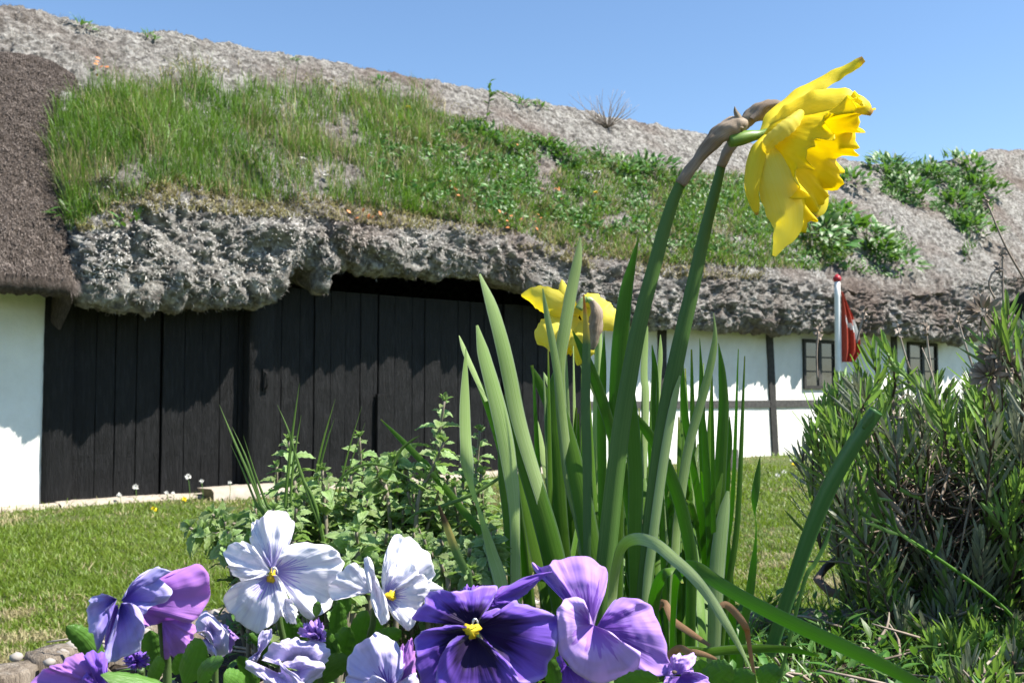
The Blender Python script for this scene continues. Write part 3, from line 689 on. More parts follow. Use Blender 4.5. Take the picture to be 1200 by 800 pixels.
def weed_mesh(name, nleaf, rad, L, Wd, mat, extra=None, tall=0.0):
    m_ = MB()
    for i in range(nleaf):
        a = random.uniform(0, 6.283); r = rad*math.sqrt(random.random()); el = random.uniform(.15, 1.2)
        hgt = rad*.55*(1-(r/rad)**2)*random.random()+tall*random.random()
        base = (r*math.cos(a), r*math.sin(a), hgt)
        dv_ = (math.cos(a+random.uniform(-.9, .9))*math.cos(el), math.sin(a+random.uniform(-.9, .9))*math.cos(el), math.sin(el))
        leafcard(m_, base, dv_, (0, 0, 1), L*random.uniform(.6, 1.25), Wd*random.uniform(.7, 1.2), droop=.25, n=4, shape='lance')
    return m_
def mk_weed(nleaf, rad, L, Wd, tall):
    root = empty('leafy_weed'); st = MB()
    lf = weed_mesh('leaves', nleaf, rad, L, Wd, M['weed'], tall=tall).build('foliage', M['weed'], root, smooth=True)
    for k_ in range(7):
        a = random.uniform(0, 6.28); tube(st, [(0, 0, -.03), (rad*.3*math.cos(a), rad*.3*math.sin(a), rad*.3), (rad*.6*math.cos(a), rad*.6*math.sin(a), rad*.5+tall)], [.004, .003, .002], 5, 4)
    st.build('stems', M['mintstem'], root, smooth=True)
    return root
protoW = [mk_weed(70, .20, .12, .045, .06), mk_weed(120, .30, .13, .05, .12), mk_weed(26, .12, .10, .03, .05)]
used = [False]*3
def copy_tree(root):
    c = root.copy(); COL.objects.link(c)
    for ch in root.children:
        d_ = ch.copy(); COL.objects.link(d_); d_.parent = c
    return c
def put_weed(k_, px_, py_, scl, label, group):
    hit = roofhit(px_, py_)
    if not hit:
        for dy_ in range(1, 14):
            hit = roofhit(px_, py_+dy_)
            if hit: break
    if not hit: return
    o = protoW[k_] if not used[k_] else copy_tree(protoW[k_]); used[k_] = True
    o.location = hit[0]-Vector(hit[1])*.02; nn = (Vector(hit[1])*.55+Vector((0, 0, .6))).normalized()
    o.rotation_euler = (nn.to_track_quat('Z', 'Y').to_matrix() @ Matrix.Rotation(random.uniform(0, 6.28), 3, 'Z')).to_euler(); o.scale = (scl,)*3
    prop(o, label, 'weed', group)
gA = 'leafy weeds growing on the thatch'
for (k_, x, y, s_, lb) in [
    (2, 100, 33, 1.0, 'small green weed on the ridge at the far left of the roof'),
    (2, 176, 45, .8, 'wispy weed on the ridge above the tall roof grass'),
    (2, 347, 72, .6, 'tiny green weed on the ridge, between the far-left weeds and the vine'),
    (2, 445, 98, 1.0, 'green weed just below the ridge left of the climbing vine'),
    (2, 612, 122, 1.1, 'green weed on the ridge just right of the climbing vine'),
    (2, 632, 126, 1.1, 'green weed on the ridge left of the bare twiggy bush'),
    (0, 568, 160, 1.08, 'leafy weed at the foot of the climbing vine on the thatch'),
    (0, 592, 172, 1.22, 'leafy weed beside orange leaves in the middle of the thatch'),
    (0, 640, 172, 1.22, 'leafy weed on the thatch right of the orange leaves'),
    (0, 662, 182, 1.22, 'leafy weed on the thatch up left of the white flower heads'),
    (0, 705, 190, 1.22, 'leafy weed on the thatch straight above the white flower heads'),
    (0, 730, 200, 1.35, 'leafy weed on the thatch up right of the white flower heads'),
    (1, 765, 205, 1.35, 'broad leafy weed on the thatch left of the two tall daffodil stems'),
    (0, 790, 215, 1.35, 'leafy weed on the thatch seen between the two tall daffodil stems'),
    (1, 955, 258, 1.57, 'leafy weed on the thatch seen right beside the trumpet of the daffodil'),
    (1, 985, 268, 2.10, 'big leafy weed on the thatch right below the daffodil flower'),
    (1, 960, 285, 1.93, 'leafy weed on the thatch just right of the lowest daffodil petal'),
    (1, 1020, 290, 1.93, 'leafy weed on the thatch up right of the flagpole'),
    (0, 1055, 312, 2.10, 'leafy weed nearest the eave between flagpole and shed'),
    (0, 1030, 300, 2.10, 'leafy weed on the thatch above the flag'),
    (1, 1040, 205, 2.10, 'leafy weed on the ridge at the dip of the roof'),
    (1, 1065, 228, 1.93, 'leafy weed just under the ridge dip'),
    (0, 1000, 215, 2.27, 'leafy weed near the ridge closest to the daffodil trumpet'),
    (1, 1095, 208, 1.75, 'leafy weed on the ridge right of the dip'),
    (1, 1132, 200, 2.10, 'leafy weed on the ridge near the right end of the roof'),
    (1, 1150, 225, 2.10, 'rightmost of the dark leafy weeds below the ridge'),
    (1, 1125, 245, 2.27, 'large leafy weed in the hollow on the right part of the roof'),
    (1, 1140, 272, 1.93, 'leafy weed at the lower end of the hollow on the right'),
    (0, 1135, 305, 1.93, 'round grassy weed alone on the right part of the thatch'),
    (2, 300, 185, 1.2, 'leafy weed among the tall roof grass above the door post'),
    (2, 460, 160, 1.4, 'leafy weed at the right end of the tall roof grass'),
    (2, 85, 250, 1.2, 'green weed at the right edge of the brown thatch'),
    (2, 150, 262, 1.2, 'bright green weed on the eave above the left barn door')]:
    put_weed(k_, x, y, s_, lb, gA)
# climbing vine stalk on the roof at (575,100)
hit = roofhit(572, 165)
v0 = hit[0]; m_ = MB(); vine = empty('vine_stalk', v0, 'upright leafy vine stalk rising above the ridge line of the thatch', 'weed')
Yv = v0.y; vp = [tuple(P(x, y, Yv)) for x, y in ((572, 168), (570, 145), (573, 120), (574, 96))]
tube(m_, vp, [.012, .01, .008, .004], 12, 5); m_.build('stem', M['mintstem'], vine)
m_ = MB()
for f in np.linspace(.1, 1, 26):
    p = crom(vp, 50)[int(f*49)]; a = random.uniform(0, 6.28)
    leafcard(m_, p, (math.cos(a), math.sin(a), .6), (0, 0, 1), .11, .05, n=4, shape='lance')
vp2 = [tuple(P(x, y, Yv)) for x, y in ((574, 112), (585, 108), (600, 118), (612, 122))]; tube(m_, vp2, [.006]*4, 10, 4)
for f in np.linspace(.1, 1, 12):
    p = crom(vp2, 50)[int(f*49)]; a = random.uniform(0, 6.28); leafcard(m_, p, (math.cos(a), math.sin(a), .3), (0, 0, 1), .09, .045, n=4, shape='lance')
m_.build('foliage', M['weed'], vine)
# bare twiggy bush beyond the ridge
bb = P(712, 150, 17.6); bush = empty('bare_bush', bb, 'bare twiggy bush showing just over the ridge', 'bush')
m_ = MB()
for i in range(46):
    tx = 712+random.gauss(0, 26); ty = random.uniform(104, 136); e = P(tx, ty, 17.6+random.uniform(-.3, .3)); mid = bb*.4+e*.6+Vector((random.uniform(-.1, .1), 0, -.05))
    tube(m_, [bb, mid, e], [.009, .005, .002], 7, 4)
m_.build('twigs', M['twig'], bush)
# small flowers on the roof
def small_flower(px_, py_, mat, r, label, cat, name, group, z=.07):
    h = roofhit(px_, py_); 
    if not h: return
    base = h[0]; e = empty(name, base, label, cat, group); m_ = MB(); top = base+Vector((0, -.04, z)); tube(m_, [base, top], [.004, .003], 3, 4); m_.build('stem', M['mintstem'], e)
    b_ = MB()
    for i in range(9):
        a = i*.7; leafcard(b_, top, (math.cos(a), math.sin(a)*.8, .5*random.random()), (0, 0, 1), r, r*.9, n=3)
    for i in range(5): leafcard(b_, top, (random.uniform(-1, 1), -.6, random.uniform(-.2, 1)), (0, -1, 1), r, r*.9, n=3)
    b_.build('flower_head', mat, e)
gF = 'small flower heads on the thatch'
for (x, y, r, lb) in [(683, 209, .06, 'left one of the white flower heads in a row on the thatch'), (691, 211, .06, 'middle one of the white flower heads in a row on the thatch'), (700, 208, .065, 'right one of the white flower heads in a row on the thatch'),
                      (731, 196, .05, 'white flower head on the thatch up right of the row of three'), (733, 240, .045, 'white flower head on the thatch down right of the row of three'),
                      (356, 195, .045, 'white flower head in the tall roof grass, the higher of two'), (383, 214, .04, 'white flower head in the tall roof grass, the lower of two')]:
    small_flower(x, y, M['fluff'], r, lb, 'flower', 'white_flower', gF)
for (x, y, lb) in [(479, 133, 'yellow flower at the right end of the tall roof grass'), (698, 232, 'yellow flower on the thatch below the row of white heads'), (997, 243, 'yellow flower on the thatch right of the daffodil trumpet')]:
    small_flower(x, y, M['dand'], .04, lb, 'flower', 'yellow_flower', gF)
ol = MB()
for i in range(46):
    cx, cy = random.choice([(590, 165), (605, 175), (535, 225), (600, 262), (655, 228), (430, 262), (120, 90), (630, 262)]); h = roofhit(cx+random.gauss(0, 8), cy+random.gauss(0, 5))
    if h: leafcard(ol, h[0]+Vector((0, -.03, .06)), (random.uniform(-1, 1), random.uniform(-1, 0), random.uniform(0, 1)), (0, -1, 1), .055, .035, n=3)
o = ol.build('orange_leaves', M['orange']); prop(o, 'scattered orange autumn coloured leaves among the weeds on the thatch', 'leaves', kind='stuff')

# ================================================================== flagpole, shed, lawn details
fp = P(981, 330, 13.2); base = Vector((fp.x, fp.y, 0))
fl = empty('flagpole', base, 'white flagpole with red knob and a limp red and white flag', 'flagpole')
m_ = MB(); tube(m_, [(fp.x, fp.y, 0), (fp.x, fp.y, 1.3), (fp.x, fp.y, fp.z)], [.05, .045, .038], 14, 12); m_.build('pole', M['polewhite'], fl)
m_ = MB(); tube(m_, [(fp.x, fp.y, fp.z-.01), (fp.x, fp.y, fp.z+.02), (fp.x, fp.y, fp.z+.06), (fp.x, fp.y, fp.z+.1)], [.03, .052, .05, .01], 12, 12); m_.build('finial', M['knob'], fl)
# flag hangs in folds beside the pole: width grows downwards
zt = P(985, 341, 13.2).z; zb_ = P(985, 424, 13.2).z
flagm = MB()
nu, nv2 = 26, 30
def flagp(a, b):      # a 0..1 across, b 0..1 down
    wdt = (.04+.20*math.sin(min(1, b*1.05)*math.pi*.62)**1.1)*(1 if b < .86 else 1-(b-.86)*2.5)
    fold_ = .05*math.sin(a*15+b*2)*(.3+b)
    return (fp.x+.05+wdt*a*.95, fp.y-.02+fold_, zt+(zb_-zt)*(b)-.06*a*(1-b))
flagm.add([flagp(i/nu, j/nv2) for i in range(nu+1) for j in range(nv2+1)], [])
for i in range(nu):
    for j in range(nv2):
        a0_, b0_ = i/nu, j/nv2
        wht = (.26 < b0_-.28*a0_ < .36 and a0_ > .2) or (a0_ > .7 and .36 < b0_ < .66)
        q0 = i*(nv2+1)+j; flagm.f.append([q0, q0+1, q0+nv2+2, q0+nv2+1]); flagm.mi.append(1 if wht else 0)
flagm.build('flag', [M['red'], M['flagwhite']], fl)
# black shed at the right edge
s0 = P(1193, 470, 14.5); shed = empty('black_shed', (s0.x, s0.y, 0), 'black timber shed corner at the right edge of the picture', 'shed', rz=R(-31))
zt_ = P(1193, 362, 14.5).z
m_ = MB()
for i in range(16): m_.box((i*.2, -.01*(i % 2), -.05), (i*.2+.185, .05, zt_))
m_.box((.02, .06, -.05), (3.15, 2.6, zt_-.01)); m_.build('wall', M['tar'], shed, smooth=False, world=False)
m_ = MB(); V = [(-.07, -.15, zt_-.02), (-.07, 2.8, zt_-.02), (1.6, 2.8, zt_+1.3), (1.6, -.15, zt_+1.3), (3.35, -.15, zt_), (3.35, 2.8, zt_)]
V += [(a, b, c+.10) for a, b, c in V]; m_.add(V, [(0, 3, 2, 1), (3, 4, 5, 2), (6, 7, 8, 9), (9, 8, 11, 10), (0, 6, 9, 3), (3, 9, 10, 4), (0, 1, 7, 6), (4, 10, 11, 5), (1, 2, 8, 7), (2, 5, 11, 8)]); m_.build('roof', M['tar'], shed, smooth=False, world=False)
# stone on the lawn, small post by the wall
gs = G(956, 566); m_ = MB(); m2 = []
bm = bmesh.new(); bmesh.ops.create_icosphere(bm, subdivisions=3, radius=1)
V = [(v.co.x*.16*(1+.15*noise.noise(v.co*1.7)), v.co.y*.12, v.co.z*.07*(1+.2*noise.noise(v.co*2.3))) for v in bm.verts]; Fc = [tuple(v.index for v in f.verts) for f in bm.faces]; bm.free()
m_.add([(x+gs.x, y+gs.y, z+.03) for x, y, z in V], Fc); o = m_.build('lawn_stone', M['stone'], loc=gs); prop(o, 'flat grey stone lying on the lawn beside the lavender bush', 'stone')
gs = G(861, 552); m_ = MB(); hgt = .30
m_.add([(gs.x+x*(1-.15*z), gs.y+y, z*hgt) for z in (0, .5, .9, 1) for x, y in ((-.05, -.04), (.05, -.045), (.055, .04), (-.05, .045))],
       [(k_*4+j, k_*4+(j+1) % 4, k_*4+4+(j+1) % 4, k_*4+4+j) for k_ in range(3) for j in range(4)]+[(12, 13, 14, 15)])
o = m_.build('stone_marker', M['stone'], loc=gs, smooth=False); prop(o, 'small upright grey stone on the lawn before the white wall', 'stone')
# dandelions / seed heads in front of the doors
def lawnflower(px_, py_, hgt, mat, r, label, name, cat='flower', group='small flowers in the lawn'):
    g_ = G(px_, py_); e = empty(name, g_, label, cat, group); m_ = MB(); top = g_+Vector((random.uniform(-.02, .02), 0, hgt))
    tube(m_, [g_, (g_+top)/2+Vector((.01, 0, 0)), top], [.004, .003, .003], 6, 5); m_.build('stem', M['chive'], e)
    b_ = MB()
    for i in range(26):
        d_ = Vector((random.gauss(0, 1), random.gauss(0, 1), random.gauss(0, 1)+(.6 if mat is M['dand'] else 0))).normalized(); leafcard(b_, top, d_, (0.1, -.9, .4), r, r*.6, n=2)
    b_.build('flower_head', mat, e)
for (x, y, h_, mt, r, lb, nm) in [
    (181, 601, .03, 'dand', .035, 'yellow dandelion alone on the lawn before the left barn door', 'dandelion'),
    (141, 592, .10, 'fluff', .028, 'pale seed head leftmost of those before the barn door', 'seed_head'),
    (158, 590, .16, 'fluff', .034, 'large pale seed head between two others before the barn door', 'seed_head'),
    (196, 588, .09, 'fluff', .024, 'low pale seed head left of the tall clump at the step', 'seed_head'),
    (203, 587, .08, 'fluff', .02, 'very small pale seed head next to the low one', 'seed_head'),
    (222, 590, .26, 'fluff', .034, 'tallest pale seed head in the clump at the step', 'seed_head'),
    (237, 590, .22, 'fluff', .024, 'pale seed head on a tall stalk right of the tallest', 'seed_head'),
    (268, 588, .19, 'fluff', .022, 'pale seed head before the barn door near the door post', 'seed_head'),
    (217, 592, .06, 'dand', .03, 'yellow dandelion low in the clump at the step', 'dandelion'),
    (933, 547, .03, 'dand', .06, 'yellow dandelion on the lawn before the white wall', 'dandelion'),
    (930, 543, .05, 'fluff', .05, 'white seed head beside the dandelion before the white wall', 'seed_head'),
    (912, 560, .03, 'fluff', .035, 'white daisy on the lawn left of the flat stone', 'daisy'),
    (885, 578, .03, 'fluff', .03, 'white daisy on the lawn farthest from the flat stone', 'daisy'),
    (920, 556, .03, 'fluff', .04, 'white daisy on the lawn closest to the flat stone', 'daisy')]:
    lawnflower(x, y, h_, M[mt], r, lb, nm)

# ================================================================== FLOWER BED (raised, edged with short logs)
BZ = .875
edgeB = [(-.75, .05), (-.52, .48), (-.385, .735), (-.30, .90), (-.16, .99), (.0, .985), (.14, .93), (.26, .93), (.38, .98), (.5, 1.12), (.72, 1.32), (1.1, 1.45), (1.7, 1.3), (1.9, .5), (1.4, -.5), (.2, -.9), (-.6, -.6)]
er = crom([(*p, 0) for p in edgeB+edgeB[:1]], 180)[:-1, :2]; cen = np.array([.35, .35])
m_ = MB(); rings = 34; V = []; ne = len(er)
for i in range(rings+1):
    f = i/rings
    for p in er:
        q_ = cen+(p-cen)*f*.985; h = BZ-.02-.10*f**6*0+.018*noise.noise(Vector((q_[0]*9, q_[1]*9, 3)))+.008*noise.noise(Vector((q_[0]*40, q_[1]*40, 3)))
        V.append((q_[0], q_[1], h))
b_ = len(V)
for p in er: q_ = cen+(p-cen)*.99; V.append((q_[0], q_[1], -.02))
Fc = [(i*ne+j, i*ne+(j+1) % ne, (i+1)*ne+(j+1) % ne, (i+1)*ne+j) for i in range(rings) for j in range(ne)]+[(rings*ne+j, rings*ne+(j+1) % ne, b_+(j+1) % ne, b_+j) for j in range(ne)]
m_.add(V, Fc); o = m_.build('flower_bed', M['soil'], smooth=True); o['kind'] = 'structure'
le = empty('log_edging', (er[0][0], er[0][1], 0), 'weathered upright log edging round the raised flower bed, topped with pale pebbles', 'garden edging')
per = np.cumsum(np.r_[0, np.linalg.norm(np.diff(np.vstack([er, er[:1]]), axis=0), axis=1)]); tot = per[-1]; nlog = int(tot/.034)
erc = np.vstack([er, er[:1]]); restlog = MB()
for i in range(nlog):
    s_ = (i+.5)/nlog*tot; c = np.array([np.interp(s_, per, erc[:, 0]), np.interp(s_, per, erc[:, 1])]); r = tot/nlog*.5*.99
    near = s_ < 1.9; top = BZ+.004+random.uniform(-.006, .005); m_ = MB() if near else restlog; V = []; k = 14; lev = [-.05, .4, .7, top-.03, top-.004, top, top+.001]
    rr = [1, 1, 1, 1, .98, .9, .3]
    for z, q_ in zip(lev, rr):
        for j in range(k):
            a = 2*math.pi*j/k; q2 = q_*(1+.07*math.sin(j*2.7+i)+.05*math.sin(j*5+i)); V.append((c[0]+math.cos(a)*r*q2, c[1]+math.sin(a)*r*q2*1.2, z+random.uniform(-.0015, .0015)))
    m_.add(V, [(a_*k+j, a_*k+(j+1) % k, (a_+1)*k+(j+1) % k, (a_+1)*k+j) for a_ in range(len(lev)-1) for j in range(k)]+[tuple((len(lev)-1)*k+j for j in range(k))])
    if near: m_.build('log', M['log'], le, smooth=True)
o = restlog.build('logs', M['log'], le, smooth=True); o['kind'] = 'stuff'; o['label'] = 'remaining logs round the far sides of the bed'
# pebbles + litter
def lump_(mb, c, r, sq=(1, 1, .7), sub=2):
    bm = bmesh.new(); bmesh.ops.create_icosphere(bm, subdivisions=sub, radius=1); sd_ = random.uniform(0, 50)
    mb.add([(c[0]+v.co.x*r*sq[0]*(1+.25*noise.noise(v.co*1.3+Vector((sd_, 0, 0)))), c[1]+v.co.y*r*sq[1], c[2]+v.co.z*r*sq[2]) for v in bm.verts], [tuple(v.index for v in f.verts) for f in bm.faces]); bm.free()
m_ = MB()
for i in range(110):
    j = random.uniform(0, ne*.32); p = er[int(j)]; q_ = cen+(p-cen)*random.uniform(.975, 1.015)
    lump_(m_, (q_[0]+random.gauss(0, .004), q_[1], BZ+.002), random.uniform(.002, .007), sub=1)
for i in range(500):
    p = er[random.randrange(ne)]; q_ = cen+(p-cen)*math.sqrt(random.random())*.97
    lump_(m_, (q_[0], q_[1], BZ-.008), random.uniform(.002, .006), sub=1)
o = m_.build('pebbles', M['pebble'], smooth=True); prop(o, 'small pale pebbles scattered on the log edging and the soil', 'pebbles', kind='stuff')
m_ = MB()
for i in range(420):
    p = er[random.randrange(ne)]; q_ = cen+(p-cen)*math.sqrt(random.random())*.95; a = random.uniform(0, 6.28); L = random.uniform(.02, .07); z = BZ+random.uniform(-.008, .012)
    e_ = (q_[0]+math.cos(a)*L, q_[1]+math.sin(a)*L, z+random.uniform(0, .02)); tube(m_, [(q_[0], q_[1], z), ((q_[0]+e_[0])/2+.004, (q_[1]+e_[1])/2, z+.008), e_], [.0013, .0012, .0006], 5, 4)
o = m_.build('dry_litter', M['twig'], smooth=True); prop(o, 'dry brown stalk litter lying on the soil of the flower bed', 'litter', kind='stuff')
# low green ground cover over the soil
m_ = MB()
def gc(n, xr, yr, L, hmax):
    for i in range(n):
        x = random.uniform(*xr); y = random.uniform(*yr)
        a = random.uniform(0, 6.28); el = random.uniform(.1, 1.2)
        leafcard(m_, (x, y, BZ-.01+random.uniform(0, hmax)), (math.cos(a)*math.cos(el), math.sin(a)*math.cos(el), math.sin(el)), (0, 0, 1), L*random.uniform(.5, 1.3), L*.32*random.uniform(.7, 1.3), n=4, shape='lance')
gc(900, (-.28, .30), (.50, .90), .018, .03); gc(500, (.12, .60), (.66, .98), .018, .02); gc(500, (-.30, .1), (.34, .60), .03, .03)
o = m_.build('ground_cover', M['weed'], smooth=True); prop(o, 'low small-leaved green weeds covering the soil of the flower bed', 'ground cover', kind='stuff')
ng = 3200; gp = np.stack([RNG.uniform(.05, .62, ng), RNG.uniform(.72, 1.0, ng), np.full(ng, BZ-.015)], 1)
o = blades('bed_grass', gp, np.stack([RNG.normal(0, .3, ng), RNG.normal(0, .3, ng), np.ones(ng)], 1), RNG.uniform(.012, .04, ng), RNG.uniform(.0012, .0026, ng), RNG.uniform(.2, 1.1, ng), [M['chive']])
prop(o, 'fine young grass sprouting in the flower bed at the foot of the lavender bush', 'grass', kind='stuff')

# ================================================================== DAFFODILS
def pp3(lst, Y0, Y1=None):
    """pixels (x, y[, depth]) -> world points, depth going from Y0 to Y1"""
    Y1 = Y0 if Y1 is None else Y1; k = len(lst)
    return [tuple(P(q_[0], q_[1], q_[2] if len(q_) > 2 else Y0+(Y1-Y0)*i/max(1, k-1))) for i, q_ in enumerate(lst)]
def plant(name, basepx, Y, label, cat, group=None):
    p = P(*basepx, Y); return empty(name, (p.x, p.y, BZ-.01), label, cat, group)
def leaf(root, pts, w, Y0, Y1=None, mat='daff', roll=0, fold=.13, prof=None, n=34, thick=.03, label=None, ground=True):
    """pts base -> tip in pixels; w = widest width in px"""
    Y1 = Y0 if Y1 is None else Y1
    P3 = pp3(pts, Y0, Y1)
    if ground and P3[0][2] > BZ+.005 and pts[0][1] > 560:      # carry the blade down to the soil
        d_ = np.array(P3[0])-np.array(P3[1]); f = (P3[0][2]-BZ+.01)/max(.3*abs(d_[2]), abs(d_[2]), 1e-3)
        d_ = d_*min(f, 6)*.5; P3 = [(P3[0][0]+d_[0], P3[0][1]+d_[1]*.3, BZ-.01)]+P3
    prof = prof or [.72, .82, .92, .98, 1, 1, .96, .86, .64, .18]
    pw = np.interp(np.linspace(0, 1, 24), np.linspace(0, 1, len(prof)), prof)*.80
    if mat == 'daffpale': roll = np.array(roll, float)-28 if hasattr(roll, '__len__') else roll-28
    Ym = (Y0+Y1)/2; m_ = MB(); strap(m_, P3, pw*px2m(w, Ym), n=n, fold=fold, thick=thick, roll=roll)
    o = m_.build('leaf', M[mat], root, smooth=True)
    if label: o['label'] = label
    return o
RND = [.62, .76, .9, 1, 1, 1, .95, .85, .55, .12]       # blunt tips
gD = 'daffodil plants in the clump'
# --- plant 1: the tall flowering one
d1 = plant('daffodil', (700, 760), .64, 'tall daffodil whose big yellow trumpet flower faces right against the sky', 'daffodil', gD)
m_ = MB(); sA = [(700, 790), (706, 700), (713, 630), (720, 565), (728, 500), (736, 450), (744, 405), (754, 360), (766, 315), (778, 270), (789, 235), (799, 212)]
strap(m_, pp3(sA, .64, .62), np.array([26, 27, 27, 26, 25, 24, 22.5, 21, 19.5, 18, 16, 14])*.53/F, n=50, fold=.0, thick=1.1, ncross=9); m_.build('stem', M['scape'], d1)
m_ = MB(); tube(m_, pp3([(797, 216), (806, 203), (818, 187), (830, 172), (843, 158), (856, 150), (868, 147), (874, 150)], .62, .615), np.array([6.5, 7, 6.5, 9, 11, 12, 10, 5])*.62/F, 40, 18, lump=.06)
sp_ = m_.build('spathe', M['papery'], d1); m_ = MB(); strap(m_, pp3([(866, 150), (866, 140), (862, 131), (861, 125)], .612), np.array([11, 9, 5, .8])*.62/F, n=10, fold=.6, thick=.2); m_.build('spathe_tip', M['papery'], sp_)
m_ = MB(); tube(m_, pp3([(855, 166), (866, 163), (878, 160), (890, 158), (903, 155), (915, 152)], .615, .62), np.array([7, 8.5, 7.5, 5.5, 6, 9])*.62/F, 24, 12); m_.build('ovary', M['neck'], d1)
def corona(root, c0, ax, side, Ls, R0, R1, seed, nm='trumpet', mat='yellow', lobes=7, fr=.10):
    """frilled trumpet: c0 base, ax axis, side any vector across"""
    ax = unit(np.array(ax, float)); s_ = np.array(side, float); s_ = unit(s_-ax*s_.dot(ax)); o_ = np.cross(ax, s_)
    nr_, na = 40, 170; rs = random.Random(seed); ph = [rs.uniform(0, 6.28) for _ in range(8)]; V = []; UV = []
    for lay in (0, 1):
        for i in range(nr_):
            f = i/(nr_-1)
            for j in range(na):
                a = 2*math.pi*j/na
                fl_ = f**3.2; fr2 = f**2.2
                e2 = max(0., (f-.62)/.38)**1.5; g2 = math.sin(lobes*a+ph[0]); h2 = math.sin((2*lobes+1)*a+ph[1]+1.2*f)
                r = R0+(R1-R0)*(.70*f**.75+.30*fl_)*(1+.05*math.sin(2*a+ph[3]))
                r += R1*fr*f**1.5*g2*.45+R1*fr*e2*(1.1*h2+.7*math.sin((3*lobes+2)*a+ph[2])+.45*math.sin(5*lobes*a+ph[5]))+R1*.012*math.sin(11*a+ph[4])*f
                l = Ls*(f-.10*e2)+Ls*e2*(.05*math.sin((lobes+2)*a+ph[7])+.085*math.sin((2*lobes+1)*a+ph[1]-1.3)+.05*math.sin((4*lobes+1)*a)+.035*math.sin(7*lobes*a))
                r += R1*.03*f*noise.noise(Vector((math.cos(a)*3.2, math.sin(a)*3.2, f*4+seed)))+R1*.014*f*noise.noise(Vector((math.cos(a)*11, math.sin(a)*11, f*9)))
                if lay: r -= .0009
                V.append(np.array(c0)+ax*l+(s_*math.cos(a)+o_*math.sin(a))*r); UV.append((j/na*2-1, f*.9))
    k = na; off = nr_*na
    Fc = [(i*k+j, i*k+(j+1) % k, (i+1)*k+(j+1) % k, (i+1)*k+j) for i in range(nr_-1) for j in range(k)]
    Fc += [(off+i*k+j, off+(i+1)*k+j, off+(i+1)*k+(j+1) % k, off+i*k+(j+1) % k) for i in range(nr_-1) for j in range(k)]
    Fc += [((nr_-1)*k+j, (nr_-1)*k+(j+1) % k, off+(nr_-1)*k+(j+1) % k, off+(nr_-1)*k+j) for j in range(k)]
    m_ = MB(); m_.add(V, Fc, UV); return m_.build(nm, M[mat], root)
c0 = P(901, 160, .622); ax = P(978, 196, .604)-P(901, 160, .622)
corona(d1, c0, ax, (0, 0, 1), .046, .011, .0425, 5, lobes=6, fr=.055)
def tepal(root, pts, w, Y, mat='tepal', roll=0, fold=.35, prof=None, ruf=.0, n=30, wave=.0, nm='petal'):
    prof = prof or [.35, .7, .95, 1, .95, .8, .55, .12]
    pw = np.interp(np.linspace(0, 1, n), np.linspace(0, 1, len(prof)), prof)*(1+ruf*np.sin(np.arange(n)*1.7))
    m_ = MB(); strap(m_, pp3(pts, Y, Y) if len(pts[0]) < 3 else pp3(pts, 0), pw*w*Y/F, n=n, fold=fold, thick=.03, roll=roll, ncross=11, wave=wave); return m_.build(nm, M[mat], root)
# petals: top one swept forward and curled, second behind it, lower one, small hooked one, one folded across the tube
tepal(d1, [(895, 158, .622), (908, 138, .627), (930, 118, .633), (955, 101, .636), (980, 87, .636), (998, 78, .633), (1012, 69, .630)], 30, .625, roll=[20, 35, 45, 40, 30, 20], ruf=.05, wave=.12, prof=[.4, .8, 1, 1, .85, .62, .5, .42, .3])
tepal(d1, [(905, 152, .612), (930, 137, .606), (955, 124, .600), (982, 117, .595), (1006, 121, .593), (1022, 133, .594)], 40, .605, roll=[10, 20, 25, 35, 30], ruf=.05, wave=.12, prof=[.5, .9, 1, .95, .8, .6, .2])
tepal(d1, [(897, 163, .607), (900, 185, .600), (908, 212, .596), (917, 240, .595), (922, 265, .596), (914, 284, .598), (907, 300, .600)], 46, .60, mat='tepal2', roll=[0, -10, -15, -20], ruf=.03, wave=.05, fold=.25, prof=[.45, .66, .9, 1, .92, .7, .35, .1])
tepal(d1, [(898, 160, .604), (888, 175, .600), (882, 198, .598), (880, 222, .598), (884, 240, .600), (887, 252, .602)], 22, .60, roll=[-30, -20, -20, -10], fold=.8, prof=[.6, .95, 1, .9, .72, .5, .15])
tepal(d1, [(893, 178, .600), (902, 163, .594), (915, 152, .590), (928, 142, .590), (940, 130, .594)], 22, .60, roll=[30, 40, 30, 10], fold=.7, ruf=.06, mat='tepal2', prof=[.6, .9, 1, 1, .8, .4])
tepal(d1, [(905, 165, .640), (930, 185, .652), (950, 215, .655), (958, 240, .652), (955, 255, .65)], 34, .64, roll=[10, 10, 0])
leaf(d1, [(722, 640), (723, 540), (724, 470), (727, 400), (733, 345), (741, 308), (749, 277)], 27, .68, .66, 'daff', roll=[0, 5, 10, 5], fold=.22, prof=[.7, .8, .92, 1, 1, .95, .82, .6, .3, .05])
leaf(d1, [(745, 705), (744, 620), (745, 560), (742, 510), (739, 470), (738, 440)], 22, .66, .66, 'daff', roll=12)
leaf(d1, [(688, 640), (688, 540), (686, 480), (687, 430), (687, 390), (684, 345)], 14, .66, .655, 'daffor', roll=8, prof=RND)
leaf(d1, [(706, 600), (705, 520), (705, 470), (707, 430), (708, 388)], 14, .70, .69, roll=10, prof=[.7, .9, 1, 1, .9, .6, .05])
